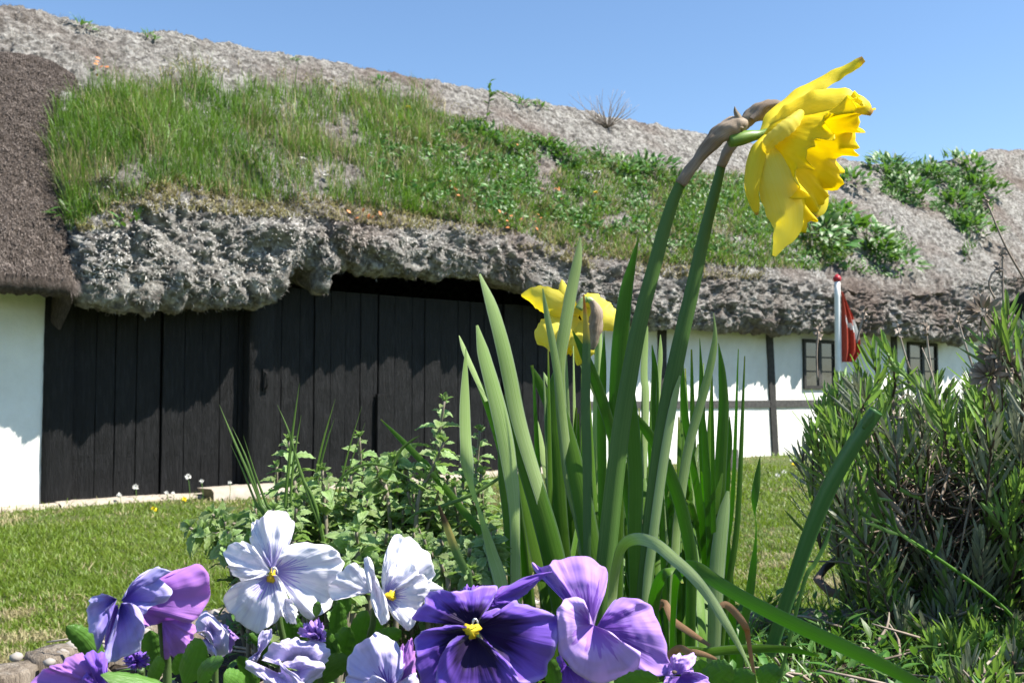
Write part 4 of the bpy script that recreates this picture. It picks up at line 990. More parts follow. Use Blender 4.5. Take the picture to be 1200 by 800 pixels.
# --- plant 2: withered second stem
d2 = plant('daffodil', (752, 765), .66, 'daffodil with a tall stem ending in a withered grey-brown papery flower', 'daffodil', gD)
m_ = MB(); sB = [(750, 790), (755, 690), (762, 620), (768, 570), (775, 520), (783, 470), (791, 430), (800, 388), (810, 345), (820, 298), (830, 255), (839, 220), (846, 192)]
strap(m_, pp3(sB, .66, .65), np.array([24, 24, 24, 24, 25, 25, 24, 22.5, 21, 19, 17, 15, 13])*.53/F, n=50, fold=.0, thick=1.0, ncross=9, roll=[0, 15]); m_.build('stem', M['scape'], d2)
m_ = MB(); tube(m_, pp3([(845, 196), (850, 183), (856, 172), (862, 160), (870, 147), (880, 137), (893, 130), (907, 127), (920, 130)], .65, .645), np.array([5.5, 6, 6.5, 7.5, 7.5, 9, 11, 9, 3])*.65/F, 36, 16, lump=.09); m_.build('withered_flower', M['papery'], d2)
m_ = MB(); strap(m_, pp3([(882, 140), (895, 127), (910, 122), (925, 129)], .64), np.array([8, 12, 10, 2])*.65/F, n=16, fold=.9, thick=.1, wave=.3); m_.build('withered_petal', M['papery'], d2)
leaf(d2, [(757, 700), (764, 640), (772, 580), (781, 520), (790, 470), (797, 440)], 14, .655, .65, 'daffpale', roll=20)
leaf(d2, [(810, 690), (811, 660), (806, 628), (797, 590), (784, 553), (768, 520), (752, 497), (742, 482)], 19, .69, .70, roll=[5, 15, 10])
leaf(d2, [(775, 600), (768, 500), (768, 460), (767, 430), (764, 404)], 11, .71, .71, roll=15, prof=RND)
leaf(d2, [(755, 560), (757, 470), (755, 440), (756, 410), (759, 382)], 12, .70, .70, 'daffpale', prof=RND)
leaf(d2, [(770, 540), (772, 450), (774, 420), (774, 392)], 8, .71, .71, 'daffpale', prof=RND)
# arching blades at the foot
FO1 = [.75, .85, .95, 1, 1, 1, .95, .9, .8, .65, .4, .06]
leaf(d2, [(716, 745, .60), (718, 700, .60), (722, 665, .59), (730, 640, .575), (746, 631, .56), (768, 637, .545), (790, 655, .53), (812, 675, .52), (832, 700, .515), (852, 732, .51), (868, 760, .51), (881, 786, .51)], 18, .54, mat='daffpale', roll=[0, 0, -10, 35, 30, 20, 30, 45], prof=FO1, n=60)
leaf(d2, [(790, 700, .62), (798, 668, .60), (815, 665, .575), (845, 685, .55), (885, 708, .53), (935, 733, .51), (985, 756, .495), (1040, 782, .48), (1095, 812, .47), (1150, 840, .46)], 22, .51, mat='daff', roll=[50, 20, -15, -20, -20, -15], prof=[.4, .6, .9, 1, 1, 1, 1, 1, .9, .6, .3], n=60)
leaf(d2, [(764, 760, .62), (765, 715, .62), (771, 685, .61), (780, 671, .60), (792, 669, .60), (800, 683, .59)], 18, .61, mat='daff', roll=[0, 0, 20, 45, 30], prof=[.8, 1, 1, 1, .9, .6, .2])
leaf(d2, [(775, 775, .60), (830, 764, .62), (880, 760, .64), (925, 761, .65), (960, 768, .65)], 16, .62, mat='daff', roll=-35, prof=[.5, .9, 1, 1, .8, .3])
leaf(d2, [(780, 773, .56), (810, 764, .55), (835, 770, .55), (848, 780, .55)], 11, .56, mat='deadleaf', roll=-10, fold=.15, prof=[.4, 1, .9, .5, .1], label='curled brown dead leaf')
leaf(d2, [(878, 755, .62), (874, 735, .61), (862, 718, .61), (850, 708, .61), (842, 712, .61)], 11, .61, mat='deadleaf', roll=10, fold=.15, prof=[.2, .7, 1, 1, .6], label='folded reddish brown dead leaf')
leaf(d2, [(770, 712, .66), (790, 728, .65), (815, 745, .64), (832, 756, .63)], 11, .64, mat='deadleaf', roll=5, fold=.15, prof=[.5, 1, .9, .4], label='brown limp leaf')
# --- plant 3: yellow flower seen from behind
d3 = plant('daffodil', (690, 740), .80, 'daffodil with a smaller yellow flower seen from behind, hanging between the leaves', 'daffodil', gD)
m_ = MB(); tube(m_, pp3([(694, 770), (697, 640), (699, 540), (700, 470), (701, 420), (701, 390), (699, 365), (692, 352), (684, 352), (678, 362)], .80, .80), np.array([6, 6, 5.5, 5, 4.5, 4.5, 4.5, 4, 4, 5])*.8/F, 50, 10); m_.build('stem', M['daffpale'], d3)
m_ = MB(); tube(m_, pp3([(694, 352), (699, 366), (698, 382), (696, 398), (694, 410)], .785), np.array([3, 7, 8, 6, 2])*.8/F, 24, 14, lump=.12); m_.build('spathe', M['papery'], d3)
Yf = .82
corona(d3, P(676, 372, Yf), P(668, 392, Yf+.045)-P(676, 372, Yf), (1, 0, 0), .036, .009, .022, 9, lobes=6)
for pts, w_, rl in [([(678, 370), (660, 362), (640, 352), (624, 347), (611, 346)], 32, 15), ([(676, 372), (660, 385), (645, 392), (634, 398), (630, 403)], 44, -12), ([(672, 368), (664, 355), (660, 343), (658, 328)], 22, 25),
                    ([(680, 368), (695, 362), (708, 370), (718, 378), (726, 388)], 36, 20), ([(680, 376), (684, 395), (683, 412), (677, 428)], 34, 10), ([(684, 365), (694, 352), (702, 345)], 24, 10)]:
    pts = [(x, y, Yf-.004-.010*math.sin(math.pi*i/(len(pts)-1))) for i, (x, y) in enumerate(pts)]
    tepal(d3, pts, w_, Yf, mat='tepal2', roll=rl, ruf=.04, prof=[.5, .85, 1, 1, .85, .5, .1], wave=.06)
leaf(d3, [(690, 640), (672, 570), (662, 515), (657, 465), (656, 425), (662, 385), (670, 340), (677, 305), (680, 278)], 19, .72, .70, 'daffpale', roll=[25, 20, 10, 5], prof=[1.5, 1.5, 1.3, .9, .85, .95, 1, .95, .8, .12])
leaf(d3, [(668, 560), (661, 500), (655, 450), (648, 405), (641, 370), (636, 338)], 13, .705, .69, 'daffpale', roll=[10, 30], prof=[1, 1, .95, .9, .8, .6, .12])
leaf(d3, [(663, 690), (655, 600), (651, 530), (648, 495), (650, 455), (652, 430)], 25, .73, .74, roll=8, fold=.15)
leaf(d3, [(700, 690), (692, 640), (683, 590), (672, 540), (664, 500), (657, 460)], 30, .69, .71, roll=6, fold=.2, prof=[.8, .9, 1, 1, .95, .8, .5, .1])
leaf(d3, [(735, 580), (720, 520), (707, 473), (694, 437), (682, 410), (671, 388)], 16, .675, .67, roll=10, prof=RND)
leaf(d3, [(728, 560), (714, 505), (702, 470), (690, 443), (680, 428)], 9, .68, .675, 'daffpale', roll=15, prof=RND)
leaf(d3, [(668, 600), (655, 520), (647, 485), (638, 462), (629, 443), (622, 428)], 16, .76, .76, roll=5, prof=RND)
leaf(d3, [(660, 560), (652, 490), (645, 455), (637, 436)], 8, .77, .77, 'daffpale', prof=RND)
# --- plant 4: left-hand leaves
d4 = plant('daffodil', (640, 760), .72, 'leafy daffodil without flower at the left side of the clump, tall pale blades', 'daffodil', gD)
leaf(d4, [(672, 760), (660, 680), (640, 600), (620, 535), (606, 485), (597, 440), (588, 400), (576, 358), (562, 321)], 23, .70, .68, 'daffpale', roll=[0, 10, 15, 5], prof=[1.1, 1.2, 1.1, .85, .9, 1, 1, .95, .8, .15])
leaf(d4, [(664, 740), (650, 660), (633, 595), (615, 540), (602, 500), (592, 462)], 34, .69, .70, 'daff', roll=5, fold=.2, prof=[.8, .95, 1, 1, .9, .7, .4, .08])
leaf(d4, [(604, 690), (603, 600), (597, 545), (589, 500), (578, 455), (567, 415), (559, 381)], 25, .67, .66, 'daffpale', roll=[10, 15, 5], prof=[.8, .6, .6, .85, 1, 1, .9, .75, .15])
leaf(d4, [(590, 700), (577, 650), (562, 600), (551, 565), (547, 535), (545, 490), (545, 445), (546, 408)], 19, .63, .62, 'daffpale', roll=[0, 0, 60, 80, 0, 0, 0], prof=[1.2, 1.25, 1.1, .7, .3, .8, 1, 1, .9, .5, .08], fold=.1)
leaf(d4, [(612, 640), (596, 560), (583, 510), (568, 465), (553, 432)], 14, .72, .72, 'daff', roll=20)
leaf(d4, [(570, 470), (556, 438), (546, 415), (538, 393)], 9, .70, .70, 'daffpale', prof=RND)
leaf(d4, [(604, 720), (602, 660), (597, 600), (592, 560), (590, 520), (588, 490)], 22, .71, .72, 'daff', roll=10, fold=.15)
leaf(d4, [(634, 650), (626, 580), (617, 530), (609, 480), (605, 440)], 16, .74, .74, 'daff', roll=20)
leaf(d4, [(656, 640), (648, 590), (639, 545), (632, 510), (627, 484)], 12, .76, .76, 'daffpale', prof=RND)
leaf(d4, [(650, 720), (634, 660), (620, 600), (612, 560), (608, 520)], 30, .73, .74, 'daff', roll=-15, prof=[1, 1, .9, .7, .4, .06])
leaf(d4, [(623, 730), (612, 640), (607, 590), (604, 560)], 18, .76, .76, 'daff')
leaf(d4, [(553, 690), (545, 668), (534, 645), (524, 618), (514, 592)], 12, .58, .57, 'daffbrown', roll=10, prof=[.35, .45, .8, 1, 1, .8, .3], label='short leaf with a withered brown tip')
leaf(d4, [(570, 640), (540, 595), (505, 552), (475, 520), (446, 491)], 11, .78, .80, 'daff', roll=10, prof=RND, label='pale blade leaning far to the left')
# --- plant 5: right-hand leaves
d5 = plant('daffodil', (835, 745), .76, 'flowerless daffodil at the right of the clump, upright blades before the white wall', 'daffodil', gD)
leaf(d5, [(792, 640), (796, 600), (801, 560), (808, 520), (819, 480), (830, 440), (837, 405), (838, 385), (836, 366)], 14, .71, .70, 'daffpale', roll=[0, 15, 25, 10], prof=[.9, .95, 1, 1, .95, .9, .75, .35, .05])
leaf(d5, [(836, 710), (840, 640), (843, 575), (846, 520), (848, 475), (846, 435), (842, 402)], 18, .74, .74, roll=5, prof=[.8, .9, 1, 1, .95, .85, .6, .05])
leaf(d5, [(830, 720), (826, 640), (818, 580), (809, 530), (803, 490), (800, 455), (801, 428)], 13, .75, .74, roll=[0, 30, 10], prof=[.9, 1, 1, .9, .9, .7, .08])
leaf(d5, [(826, 660), (823, 560), (822, 480), (822, 445), (820, 396)], 11, .77, .77, roll=10, prof=[.3, .4, .5, .7, 1, .9, .5, .05])
leaf(d5, [(834, 700), (832, 630), (829, 570), (826, 520), (824, 480)], 12, .73, .73, roll=15)
leaf(d5, [(850, 700), (848, 620), (850, 560), (855, 520), (855, 488)], 10, .75, .75, roll=10, prof=RND)
leaf(d5, [(858, 720), (853, 650), (850, 600), (853, 565), (856, 536)], 12, .74, .74, roll=25, prof=[1, 1, .9, .8, .8, .6, .05])
leaf(d5, [(838, 715), (841, 660), (846, 615), (853, 575)], 22, .72, .73, 'daffpale', roll=30)
leaf(d5, [(870, 745), (879, 692), (884, 650), (886, 618), (884, 597), (885, 578), (888, 556), (891, 533)], 13, .70, .70, roll=[10, 10, 10, 60, 80, 20, 0, 0], prof=[.6, .9, 1, .85, .5, .3, .8, .9, .6, .05], label='blade twisted once in the middle')
leaf(d5, [(815, 720), (813, 660), (810, 600), (812, 560), (818, 520)], 12, .78, .78, 'daffpale', roll=10)
leaf(d5, [(857, 730), (846, 660), (836, 600), (832, 560)], 14, .78, .78, roll=10)
m_ = MB(); tube(m_, pp3([(842, 700), (822, 640), (820, 612), (822, 606)], .8), [.002]*4, 10, 5); strap(m_, pp3([(803, 597), (812, 600), (820, 608), (823, 618)], .8), [.001, .005, .004, .002], n=8, fold=.4); m_.build('dry_stalk', M['deadleaf'], d5)
# filler blades in the dense heart of the clump
d6 = plant('daffodil', (770, 755), .80, 'dense leafy daffodil in the heart of the clump, behind the two tall stems', 'daffodil', gD)
for i in range(92):
    bx = random.uniform(640, 850); tx = bx+random.uniform(-34, 30); ty = random.uniform(405, 590)
    leaf(d6, [(bx, 745), (bx*.7+tx*.3+random.uniform(-6, 6), 680), (bx*.3+tx*.7, 600), (tx, ty)], random.uniform(8, 14), random.uniform(.70, .86), random.uniform(.70, .86), random.choice(['daff', 'daff', 'daff', 'daffpale']), roll=random.uniform(-40, 40))
# --- plant 6: the cut stem at right
d7 = plant('cut_flower_stem', (905, 770), .70, 'thick hollow green flower stem cut off at the top, leaning over the lavender bush', 'flower stem')
m_ = MB(); cs = [(902, 765), (918, 716), (934, 668), (950, 622), (966, 583), (984, 548), (1004, 515), (1027, 481)]
tube(m_, pp3(cs, .66, .60), np.array([9, 9.5, 10, 10.5, 10.8, 10.5, 10, 9.3])*.62/F, 60, 20, flat=.8, cap=False); 
tube(m_, pp3([(1027, 481), (1020, 491), (1012, 503)], .60, .602), np.array([8.8, 8, 3])*.62/F, 8, 20, flat=.8, cap=True); m_.build('stem', M['scapegreen'], d7)
leaf(d7, [(940, 690), (955, 660), (968, 635), (975, 610)], 6, .66, .66, 'chive', label='thin side blade')

# grass leaves rising through the catmint at the left
def tuft(label, lst, Y=.80):
    bx = sum(l[0][0][0] for l in lst)/len(lst); by = max(l[0][0][1] for l in lst); r_ = plant('grass_tuft', (bx, by), Y, label, 'grass tuft', 'grass tufts in the catmint')
    for pts, w_ in lst: leaf(r_, pts, w_*.62, Y, Y, 'chive', roll=random.uniform(-30, 20), fold=.4, prof=[.7, .9, 1, .95, .8, .5, .04], n=22)
tuft('leftmost grass tuft leaning left before the barn door', [([(316, 620), (306, 590), (292, 555), (274, 515), (257, 474)], 9), ([(318, 625), (308, 600), (300, 570), (288, 535), (272, 500)], 8), ([(322, 620), (312, 590), (300, 558), (285, 510)], 7), ([(315, 625), (300, 590), (284, 550), (270, 520)], 6)], .72)
tuft('tallest grass tuft, crossing the upright catmint shoot', [([(333, 620), (336, 570), (340, 530), (345, 490), (351, 449)], 8), ([(380, 640), (365, 590), (350, 545), (338, 505), (325, 474)], 8), ([(340, 600), (343, 550), (348, 515), (353, 486)], 6), ([(375, 610), (355, 560), (345, 530), (340, 505)], 7)], .76)
tuft('third grass tuft from the left, leaning slightly right', [([(360, 620), (368, 570), (378, 520), (393, 467)], 8), ([(365, 610), (372, 560), (382, 520), (392, 490)], 7)], .80)
tuft('rightmost grass tuft, thin blades before the barn door', [([(390, 620), (398, 575), (408, 530), (424, 476)], 6), ([(396, 620), (402, 580), (412, 540), (428, 495)], 5)], .82)
tuft('arching grass leaves in front of the catmint', [([(480, 560), (450, 546), (425, 545), (400, 560), (388, 590)], 6), ([(585, 560), (555, 578), (520, 592), (490, 600), (470, 615)], 10), ([(455, 560), (468, 530), (480, 518), (492, 510)], 8)], .70)

# ================================================================== CATMINT
def mint_stem(mb, mbs, pts3, nodes, L0, seed):
    rs = random.Random(seed); c = crom(pts3, 60); tube(mbs, pts3, [.0021, .0018, .0015, .0011], 12, 5)
    t = unit(np.gradient(c, axis=0)); az = rs.uniform(0, 3.14)
    for i in range(nodes):
        f = .12+.86*i/(nodes-1); k_ = min(59, int(f*59)); p = c[k_]; d = t[k_]; az += 1.57+rs.uniform(-.2, .2)
        a_ = unit(np.cross(d, (.3, .9, .2))); b_ = np.cross(d, a_)
        L = L0*(1-.35*abs(f-.45)*1.6)*(1 if f < .9 else .5)
        for sgn in (0, math.pi):
            q_ = a_*math.cos(az+sgn)+b_*math.sin(az+sgn); dv_ = unit(q_+d*rs.uniform(.1, .6))
            leafcard(mb, p+dv_*.003, dv_, d, L*rs.uniform(.8, 1.15), L*.68, n=9, fold=.4, droop=rs.uniform(.1, .6), serr=.12, crinkle=.16)
            if rs.random() < .75:     # small axil leaves
                leafcard(mb, p+dv_*.002, unit(q_*.5+d), d, L*.5, L*.3, n=6, fold=.5, droop=.1, serr=.12, crinkle=.08)
    for i in range(7):
        dv_ = unit(np.array((rs.gauss(0, .6), rs.gauss(0, .6), 1))); leafcard(mb, c[-1], dv_, (0, .4, 1), L0*.42, L0*.24, n=6, fold=.5, serr=.12)
def catmint(label, stems, Y):
    bx = sum(s_[0][0] for s_ in stems)/len(stems); root = plant('catmint', (bx, 700), Y, label, 'catmint plant', 'catmint plants behind the pansies')
    for i, (b, mid, tip, yy, nodes, L0) in enumerate(stems):
        if L0 > .0205 and nodes < 12: L0 *= .78; nodes += 3
        m1, m2 = MB(), MB(); p0 = P(b[0], b[1], yy); 
        mint_stem(m1, m2, [(p0.x, p0.y, BZ-.01), tuple(P(*mid, yy-.005)), tuple(P(mid[0]*.4+tip[0]*.6, mid[1]*.4+tip[1]*.6, yy)), tuple(P(*tip, yy-.01))], nodes, L0, int(b[0]*7+tip[0]))
        s_ = m2.build('stalk', M['mintstem'], root); m1.build('foliage', M['mint'], s_)
def fill(n, xr, tr, yr, Y, L0=.022):
    out = []
    for i in range(n):
        b = (random.uniform(*xr), 720); tip = (b[0]+random.uniform(*tr), random.uniform(*yr)); yy = Y+random.uniform(-.07, .07)
        out.append((b, ((b[0]+tip[0])/2+random.uniform(-12, 12), (b[1]+tip[1])/2), tip, yy, random.randint(12, 16), L0*random.uniform(.5, .8)))
    return out
random.seed(21)
catmint('catmint plant at the left, its shoots leaning over the lawn', [((310, 690), (268, 640), (222, 618), .78, 8, .024), ((318, 690), (285, 630), (248, 602), .80, 8, .024), ((305, 680), (290, 650), (262, 640), .74, 7, .022)]+fill(18, (290, 350), (-45, 15), (595, 650), .80), .80)
catmint('catmint plant behind the white pansies with one tall upright shoot', [((372, 700), (350, 600), (338, 517), .80, 8, .024)]+fill(44, (330, 430), (-20, 30), (545, 620), .84), .84)
catmint('catmint plant in the middle with budding shoots beside the pale blade', [((440, 700), (425, 600), (421, 512), .84, 9, .022), ((492, 660), (500, 590), (521, 470), .82, 10, .025), ((485, 680), (488, 600), (520, 518), .78, 9, .023), ((470, 680), (455, 590), (440, 545), .80, 8, .023), ((505, 660), (478, 560), (462, 538), .83, 8, .024)]+fill(42, (420, 510), (-30, 30), (545, 610), .86), .84)
catmint('catmint plant at the right, its shoots rising beside the daffodil leaves', [((560, 690), (555, 600), (562, 505), .88, 9, .022), ((545, 690), (540, 610), (545, 530), .90, 8, .021)]+fill(30, (500, 590), (-25, 15), (550, 640), .88), .88)
catmint('low catmint plant just behind the white and violet pansies', fill(46, (400, 560), (-20, 20), (620, 670), .70, .019)+fill(20, (330, 400), (-20, 20), (640, 690), .66, .019), .70)

# ================================================================== LAVENDER
Lb = P(1170, 800, 1.0); lav = empty('lavender_bush', (Lb.x, Lb.y, BZ-.02), 'large unclipped lavender bush filling the right side, green sprigs over dead grey twigs', 'lavender bush')
def sprig(mb, base, tip, nl, L, seed, wd=.0034, mbs=None):
    rs = random.Random(seed); base = np.array(base); tip = np.array(tip); mid = (base+tip)/2+np.array([rs.gauss(0, .006), rs.gauss(0, .006), rs.gauss(0, .004)])
    c = crom([base, mid, tip], 30); t = unit(np.gradient(c, axis=0)); tube(mb, [base, mid, tip], [.0014, .0012, .0008], 6, 4, m=1)
    az = rs.uniform(0, 6)
    for i in range(nl):
        f = (i/nl)**.8; k_ = min(29, int(f*29)); p = c[k_]; d = t[k_]; a_ = unit(np.cross(d, (.31, .87, .2))); b_ = np.cross(d, a_); az += 2.0+rs.uniform(-.3, .3)
        q_ = a_*math.cos(az)+b_*math.sin(az); sp = .9-.62*f; l = L*(.75+.45*math.sin(math.pi*min(1, f+.25)))*rs.uniform(.8, 1.15)*(1-.35*f)
        dv_ = unit(d+q_*sp); e = p+dv_*l+d*l*.18; mm = p+dv_*l*.5
        s_ = unit(np.cross(dv_, rs.choice([(0, 0, 1), d, (0, 1, 0)])+np.array([.1, .2, 0]))); o_ = np.cross(s_, dv_); w_ = wd*rs.uniform(.75, 1.2)
        V = []; UV = []
        for (cc, ww, vv) in ((p, .35, 0), (p*.6+mm*.4+0, .85, .25), (mm, 1, .5), (mm*.35+e*.65, .8, .8), (e, .12, 1)):
            for x, h in ((-1, .45), (0, 0), (1, .45)): V.append(cc+s_*x*ww*w_*.5+o_*h*w_*.5); UV.append((x, vv*.9))
        mb.add(V, [(r*3+j, r*3+j+1, r*3+4+j, r*3+3+j) for r in range(4) for j in range(2)], UV)
lavpoly = [(946, 500), (958, 470), (980, 448), (1003, 425), (1025, 412), (1055, 430), (1075, 455), (1105, 440), (1135, 440), (1155, 420), (1170, 390), (1200, 380), (1330, 360), (1330, 850), (1120, 850), (1085, 760), (1060, 720), (1030, 690), (990, 665), (970, 620), (960, 570), (948, 525)]
random.seed(33); tips = []
tries = region(lavpoly, 4000)
hand = [(1035, 400, .92), (1020, 406, .95), (1046, 425, .92), (1003, 425, .95), (982, 445, .97), (968, 462, .98), (956, 482, .98), (948, 500, .98), (952, 530, .98), (955, 555, 1.0), (965, 590, 1.0), (1100, 445, 1.02), (1115, 450, 1.0), (1085, 460, 1.0), (1135, 455, 1.0),
        (1172, 368, .80), (1182, 362, .78), (1165, 385, .82), (1192, 390, .8), (1200, 400, .8), (975, 640, .96), (985, 665, .95), (1005, 685, .95)]
for x, y in tries[:820]: tips.append((x, y, random.uniform(1.05, 1.35) if (((x-1085)/70)**2+((y-550)/62)**2 < 1 or random.random() < .22) else random.uniform(.84, 1.22)))
core = np.array(P(1150, 700, 1.08)); sprigs = []
for k_, (x, y, Y) in enumerate(hand+tips):
    if y > 690 and (x < 1060 or random.random() < .55): continue
    Y = min(Y, 222/max(y-460, 1)) if y > 640 else Y
    tip = np.array(P(x, y, Y)); out = tip-core; dep = np.linalg.norm(out); out = unit(out)
    up_ = np.array([.0, 0, 1]); dr = unit(out*.42+up_*(.85 if out[2] > -.2 else .4)+np.array([random.gauss(0, .18), random.gauss(0, .18), random.gauss(0, .12)])); L = random.uniform(.055, .095)
    sprigs.append((Y+.0*dep, tip-dr*L, tip, k_, x, y))
for k_ in range(170):      # unseen sprigs added beyond the right frame edge to throw shade into view
    x, y = random.uniform(1250, 1560), random.uniform(345, 800); Y = min(random.uniform(.68, 1.15), 222/max(y-460, 1)) if y > 640 else random.uniform(.68, 1.15)
    tip = np.array(P(x, y, Y)); dr = unit(np.array([random.gauss(.2, .3), random.gauss(-.1, .3), 1])); sprigs.append((Y+5, tip-dr*.07, tip, 9000+k_, x, y))
sprigs.sort(key=lambda s_: s_[0])
lavmats = lambda g: [M['lavgrey'] if g else M['lav'], M['darktwig']]
rest = {0: MB(), 1: MB()}
for idx, (_, b, t_, k_, x, y) in enumerate(sprigs):
    grey = random.random() < (.28 + .35*(600 < y < 690)+.25*(x > 1140 and y < 690))
    nl = random.randint(18, 26); L = .032*random.uniform(.7, 1.2)
    if idx < 96:
        m_ = MB(); sprig(m_, b, t_, nl, L, k_); m_.build('sprig', lavmats(grey), lav, smooth=True)
    else: sprig(rest[int(grey)], b, t_, nl, L, k_)
for g_ in (0, 1): o = rest[g_].build('sprigs', lavmats(g_), lav, smooth=True); o['kind'] = 'stuff'; o['label'] = ['green sprigs deeper in the bush', 'grey-leaved sprigs deeper in the bush'][g_]
# woody skeleton and dead twigs
m_ = MB(); base = np.array((Lb.x, Lb.y, BZ-.02))
for i in range(26):
    x, y, Y = random.choice(hand+tips); tip = np.array(P(x, y, Y)); tip = core*.25+tip*.75; md = (base+tip)/2+np.array([random.gauss(0, .04), random.gauss(0, .04), -.03])
    tube(m_, [base+np.array([random.gauss(0, .03), random.gauss(0, .03), 0]), md, tip], [.007, .005, .0025], 12, 6, lump=.1)
m_.build('branches', M['darktwig'], lav)
m_ = MB()
for i in range(1500):
    (x, y) = tries[i % len(tries)]
    if y < 440: continue
    c = np.array(P(x, y, random.uniform(.9, 1.25))); c = core*.34+c*.66; d = unit(np.array([random.gauss(0, .8), random.gauss(0, .6), random.gauss(.5, .8)])); l = random.uniform(.02, .06)
    tube(m_, [c, c+d*l*.5+np.array([random.gauss(0, .006)]*3), c+d*l], [.0013, .0011, .0007], 4, 4)
o = m_.build('dead_twigs', M['darktwig'], lav); o['kind'] = 'stuff'
m_ = MB()
for i in range(130):
    x = random.gauss(1085, 42); y = random.gauss(560, 55)
    if x < 1000 or y > 690 or y < 480: continue
    c = np.array(P(x, y, random.uniform(.88, 1.0))); d = unit(np.array([random.gauss(0, 1), random.gauss(0, .4), random.gauss(.3, 1)])); l = random.uniform(.02, .07)
    tube(m_, [c, c+d*l*.5+np.array([random.gauss(0, .006)]*3), c+d*l], [.0011, .001, .0006], 5, 4)
o = m_.build('dry_stalks', M['twig'], lav); o['kind'] = 'stuff'
for pts in [[(1065, 485), (1085, 498), (1108, 508)], [(1000, 585), (1020, 590), (1045, 603), (1060, 625)], [(1010, 560), (1035, 580), (1060, 605)], [(985, 600), (1010, 598), (1030, 606)]]:
    m_ = MB(); tube(m_, pp3(pts, .90), [.003, .0032, .0022], 10, 6, lump=.08); m_.build('bare_branch', M['twig'], lav)
for pts in [[(958, 445), (957, 415), (959, 388)], [(1004, 402), (1008, 385), (1014, 366)], [(1074, 455), (1062, 420), (1052, 384)], [(1092, 440), (1088, 410), (1085, 384)], [(1140, 430), (1130, 400), (1122, 372)], [(1176, 365), (1175, 330), (1175, 297)],
            [(1203, 332), (1178, 288), (1157, 238)], [(1166, 350), (1159, 335), (1163, 320), (1171, 318)], [(1135, 440), (1150, 425), (1165, 400)], [(1060, 560), (1052, 520), (1046, 480)]]:
    m_ = MB(); p3 = pp3(pts, .93); tube(m_, p3, [.0011, .001, .0009, .0008][:len(p3)] if len(p3) < 4 else [.001]*len(p3), 12, 5)
    h = np.array(p3[-1])
    for q_ in range(14): d = unit(np.array([random.gauss(0, 1), random.gauss(0, 1), random.gauss(.5, 1)])); leafcard(m_, h+np.array([0, 0, random.uniform(-.008, .006)]), d, (0, -1, .1), .006, .003, n=3)
    m_.build('dried_flower_stalk', M['twig'], lav)
for (x, y) in [(1152, 365), (1168, 415), (1178, 430), (1160, 440)]:
    m_ = MB(); c = np.array(P(x, y, .80))
    for q_ in range(60): d = unit(np.array([random.gauss(0, 1), random.gauss(0, 1), random.gauss(.3, 1)])); leafcard(m_, c+d*.004, d, (0, -1, .1), .013, .004, n=3)
    m_.build('dead_tuft', M['twig'], lav)
# bright willow-leaved weed in the bush
wd_ = plant('willow_leaved_weed', (1110, 700), .84, 'bright green narrow-leaved weed growing sideways out of the lavender bush', 'weed')
m_ = MB(); tube(m_, pp3([(1235, 780), (1180, 715), (1125, 672), (1078, 640), (1050, 622), (1030, 608)], .84, .80), [.0015, .0015, .0015, .0014, .0013, .001], 20, 8); m_.build('stem', M['pleaf'], wd_)
for pts, w_ in [([(1032, 610), (1020, 592), (1008, 572), (996, 540)], 9), ([(1036, 612), (1026, 590), (1020, 565), (1017, 535)], 9), ([(1050, 620), (1038, 600), (1027, 580), (1022, 560)], 7), ([(1034, 612), (1018, 606), (1005, 595), (1000, 580)], 8), ([(1060, 628), (1040, 622), (1025, 615), (1012, 612)], 8), ([(1075, 640), (1052, 622), (1045, 600), (1040, 585)], 7), ([(1090, 655), (1100, 640), (1105, 615)], 8)]:
    leaf(wd_, pts, w_*.75, .80, .79, 'weed', roll=random.uniform(-20, 20), prof=[.4, .8, 1, .9, .6, .05], n=16, ground=False)

# ================================================================== PANSIES
M['p_white'] = petalmat('petal_white', (.80, .79, .89), (.88, .88, .93), c_line=(.36, .31, .66), r_line=.30, lines=20, tr=.32, c_edge=(.88, .87, .93))
M['p_whiteplain'] = petalmat('petal_white_plain', (.82, .81, .90), (.88, .88, .93), lines=11, tr=.35)
M['p_violet'] = petalmat('petal_violet', (.13, .045, .47), (.23, .115, .62), c_blotch=(.014, .002, .05), r_b=.70, soft=.6, lines=14, tr=.25, c_edge=(.38, .26, .75))
M['p_violetplain'] = petalmat('petal_violet_plain', (.17, .06, .52), (.28, .13, .64), lines=12, tr=.3)
M['p_mauve'] = petalmat('petal_mauve', (.38, .20, .68), (.50, .30, .78), lines=13, tr=.3, c_line=(.20, .08, .46), r_line=.5)
M['p_lilac'] = petalmat('petal_lilac', (.56, .34, .82), (.66, .46, .88), lines=13, tr=.28, c_line=(.40, .20, .68), r_line=.45)
M['p_magenta'] = petalmat('petal_magenta', (.42, .17, .66), (.58, .27, .74), lines=13, tr=.4)
M['p_blue'] = petalmat('petal_blue', (.20, .13, .56), (.46, .42, .78), lines=12, tr=.28, c_edge=(.6, .58, .86))
M['p_pale'] = petalmat('petal_pale', (.60, .52, .84), (.74, .68, .90), lines=13, tr=.35, c_edge=(.80, .76, .93))
M['p_palevein'] = petalmat('petal_pale_veined', (.50, .44, .80), (.66, .62, .88), lines=13, tr=.3, c_line=(.18, .10, .46), r_line=.22, c_edge=(.8, .76, .93))
M['eye'] = surf('pansy_eye', [(.62, .30, .01), (.80, .55, .02), (.86, .68, .04)], 260, .7, bump=.5, bscale=600, bdist=.001)
M['eyew'] = surf('pansy_throat', [(.75, .72, .72), (.85, .83, .84)], 60, .6)
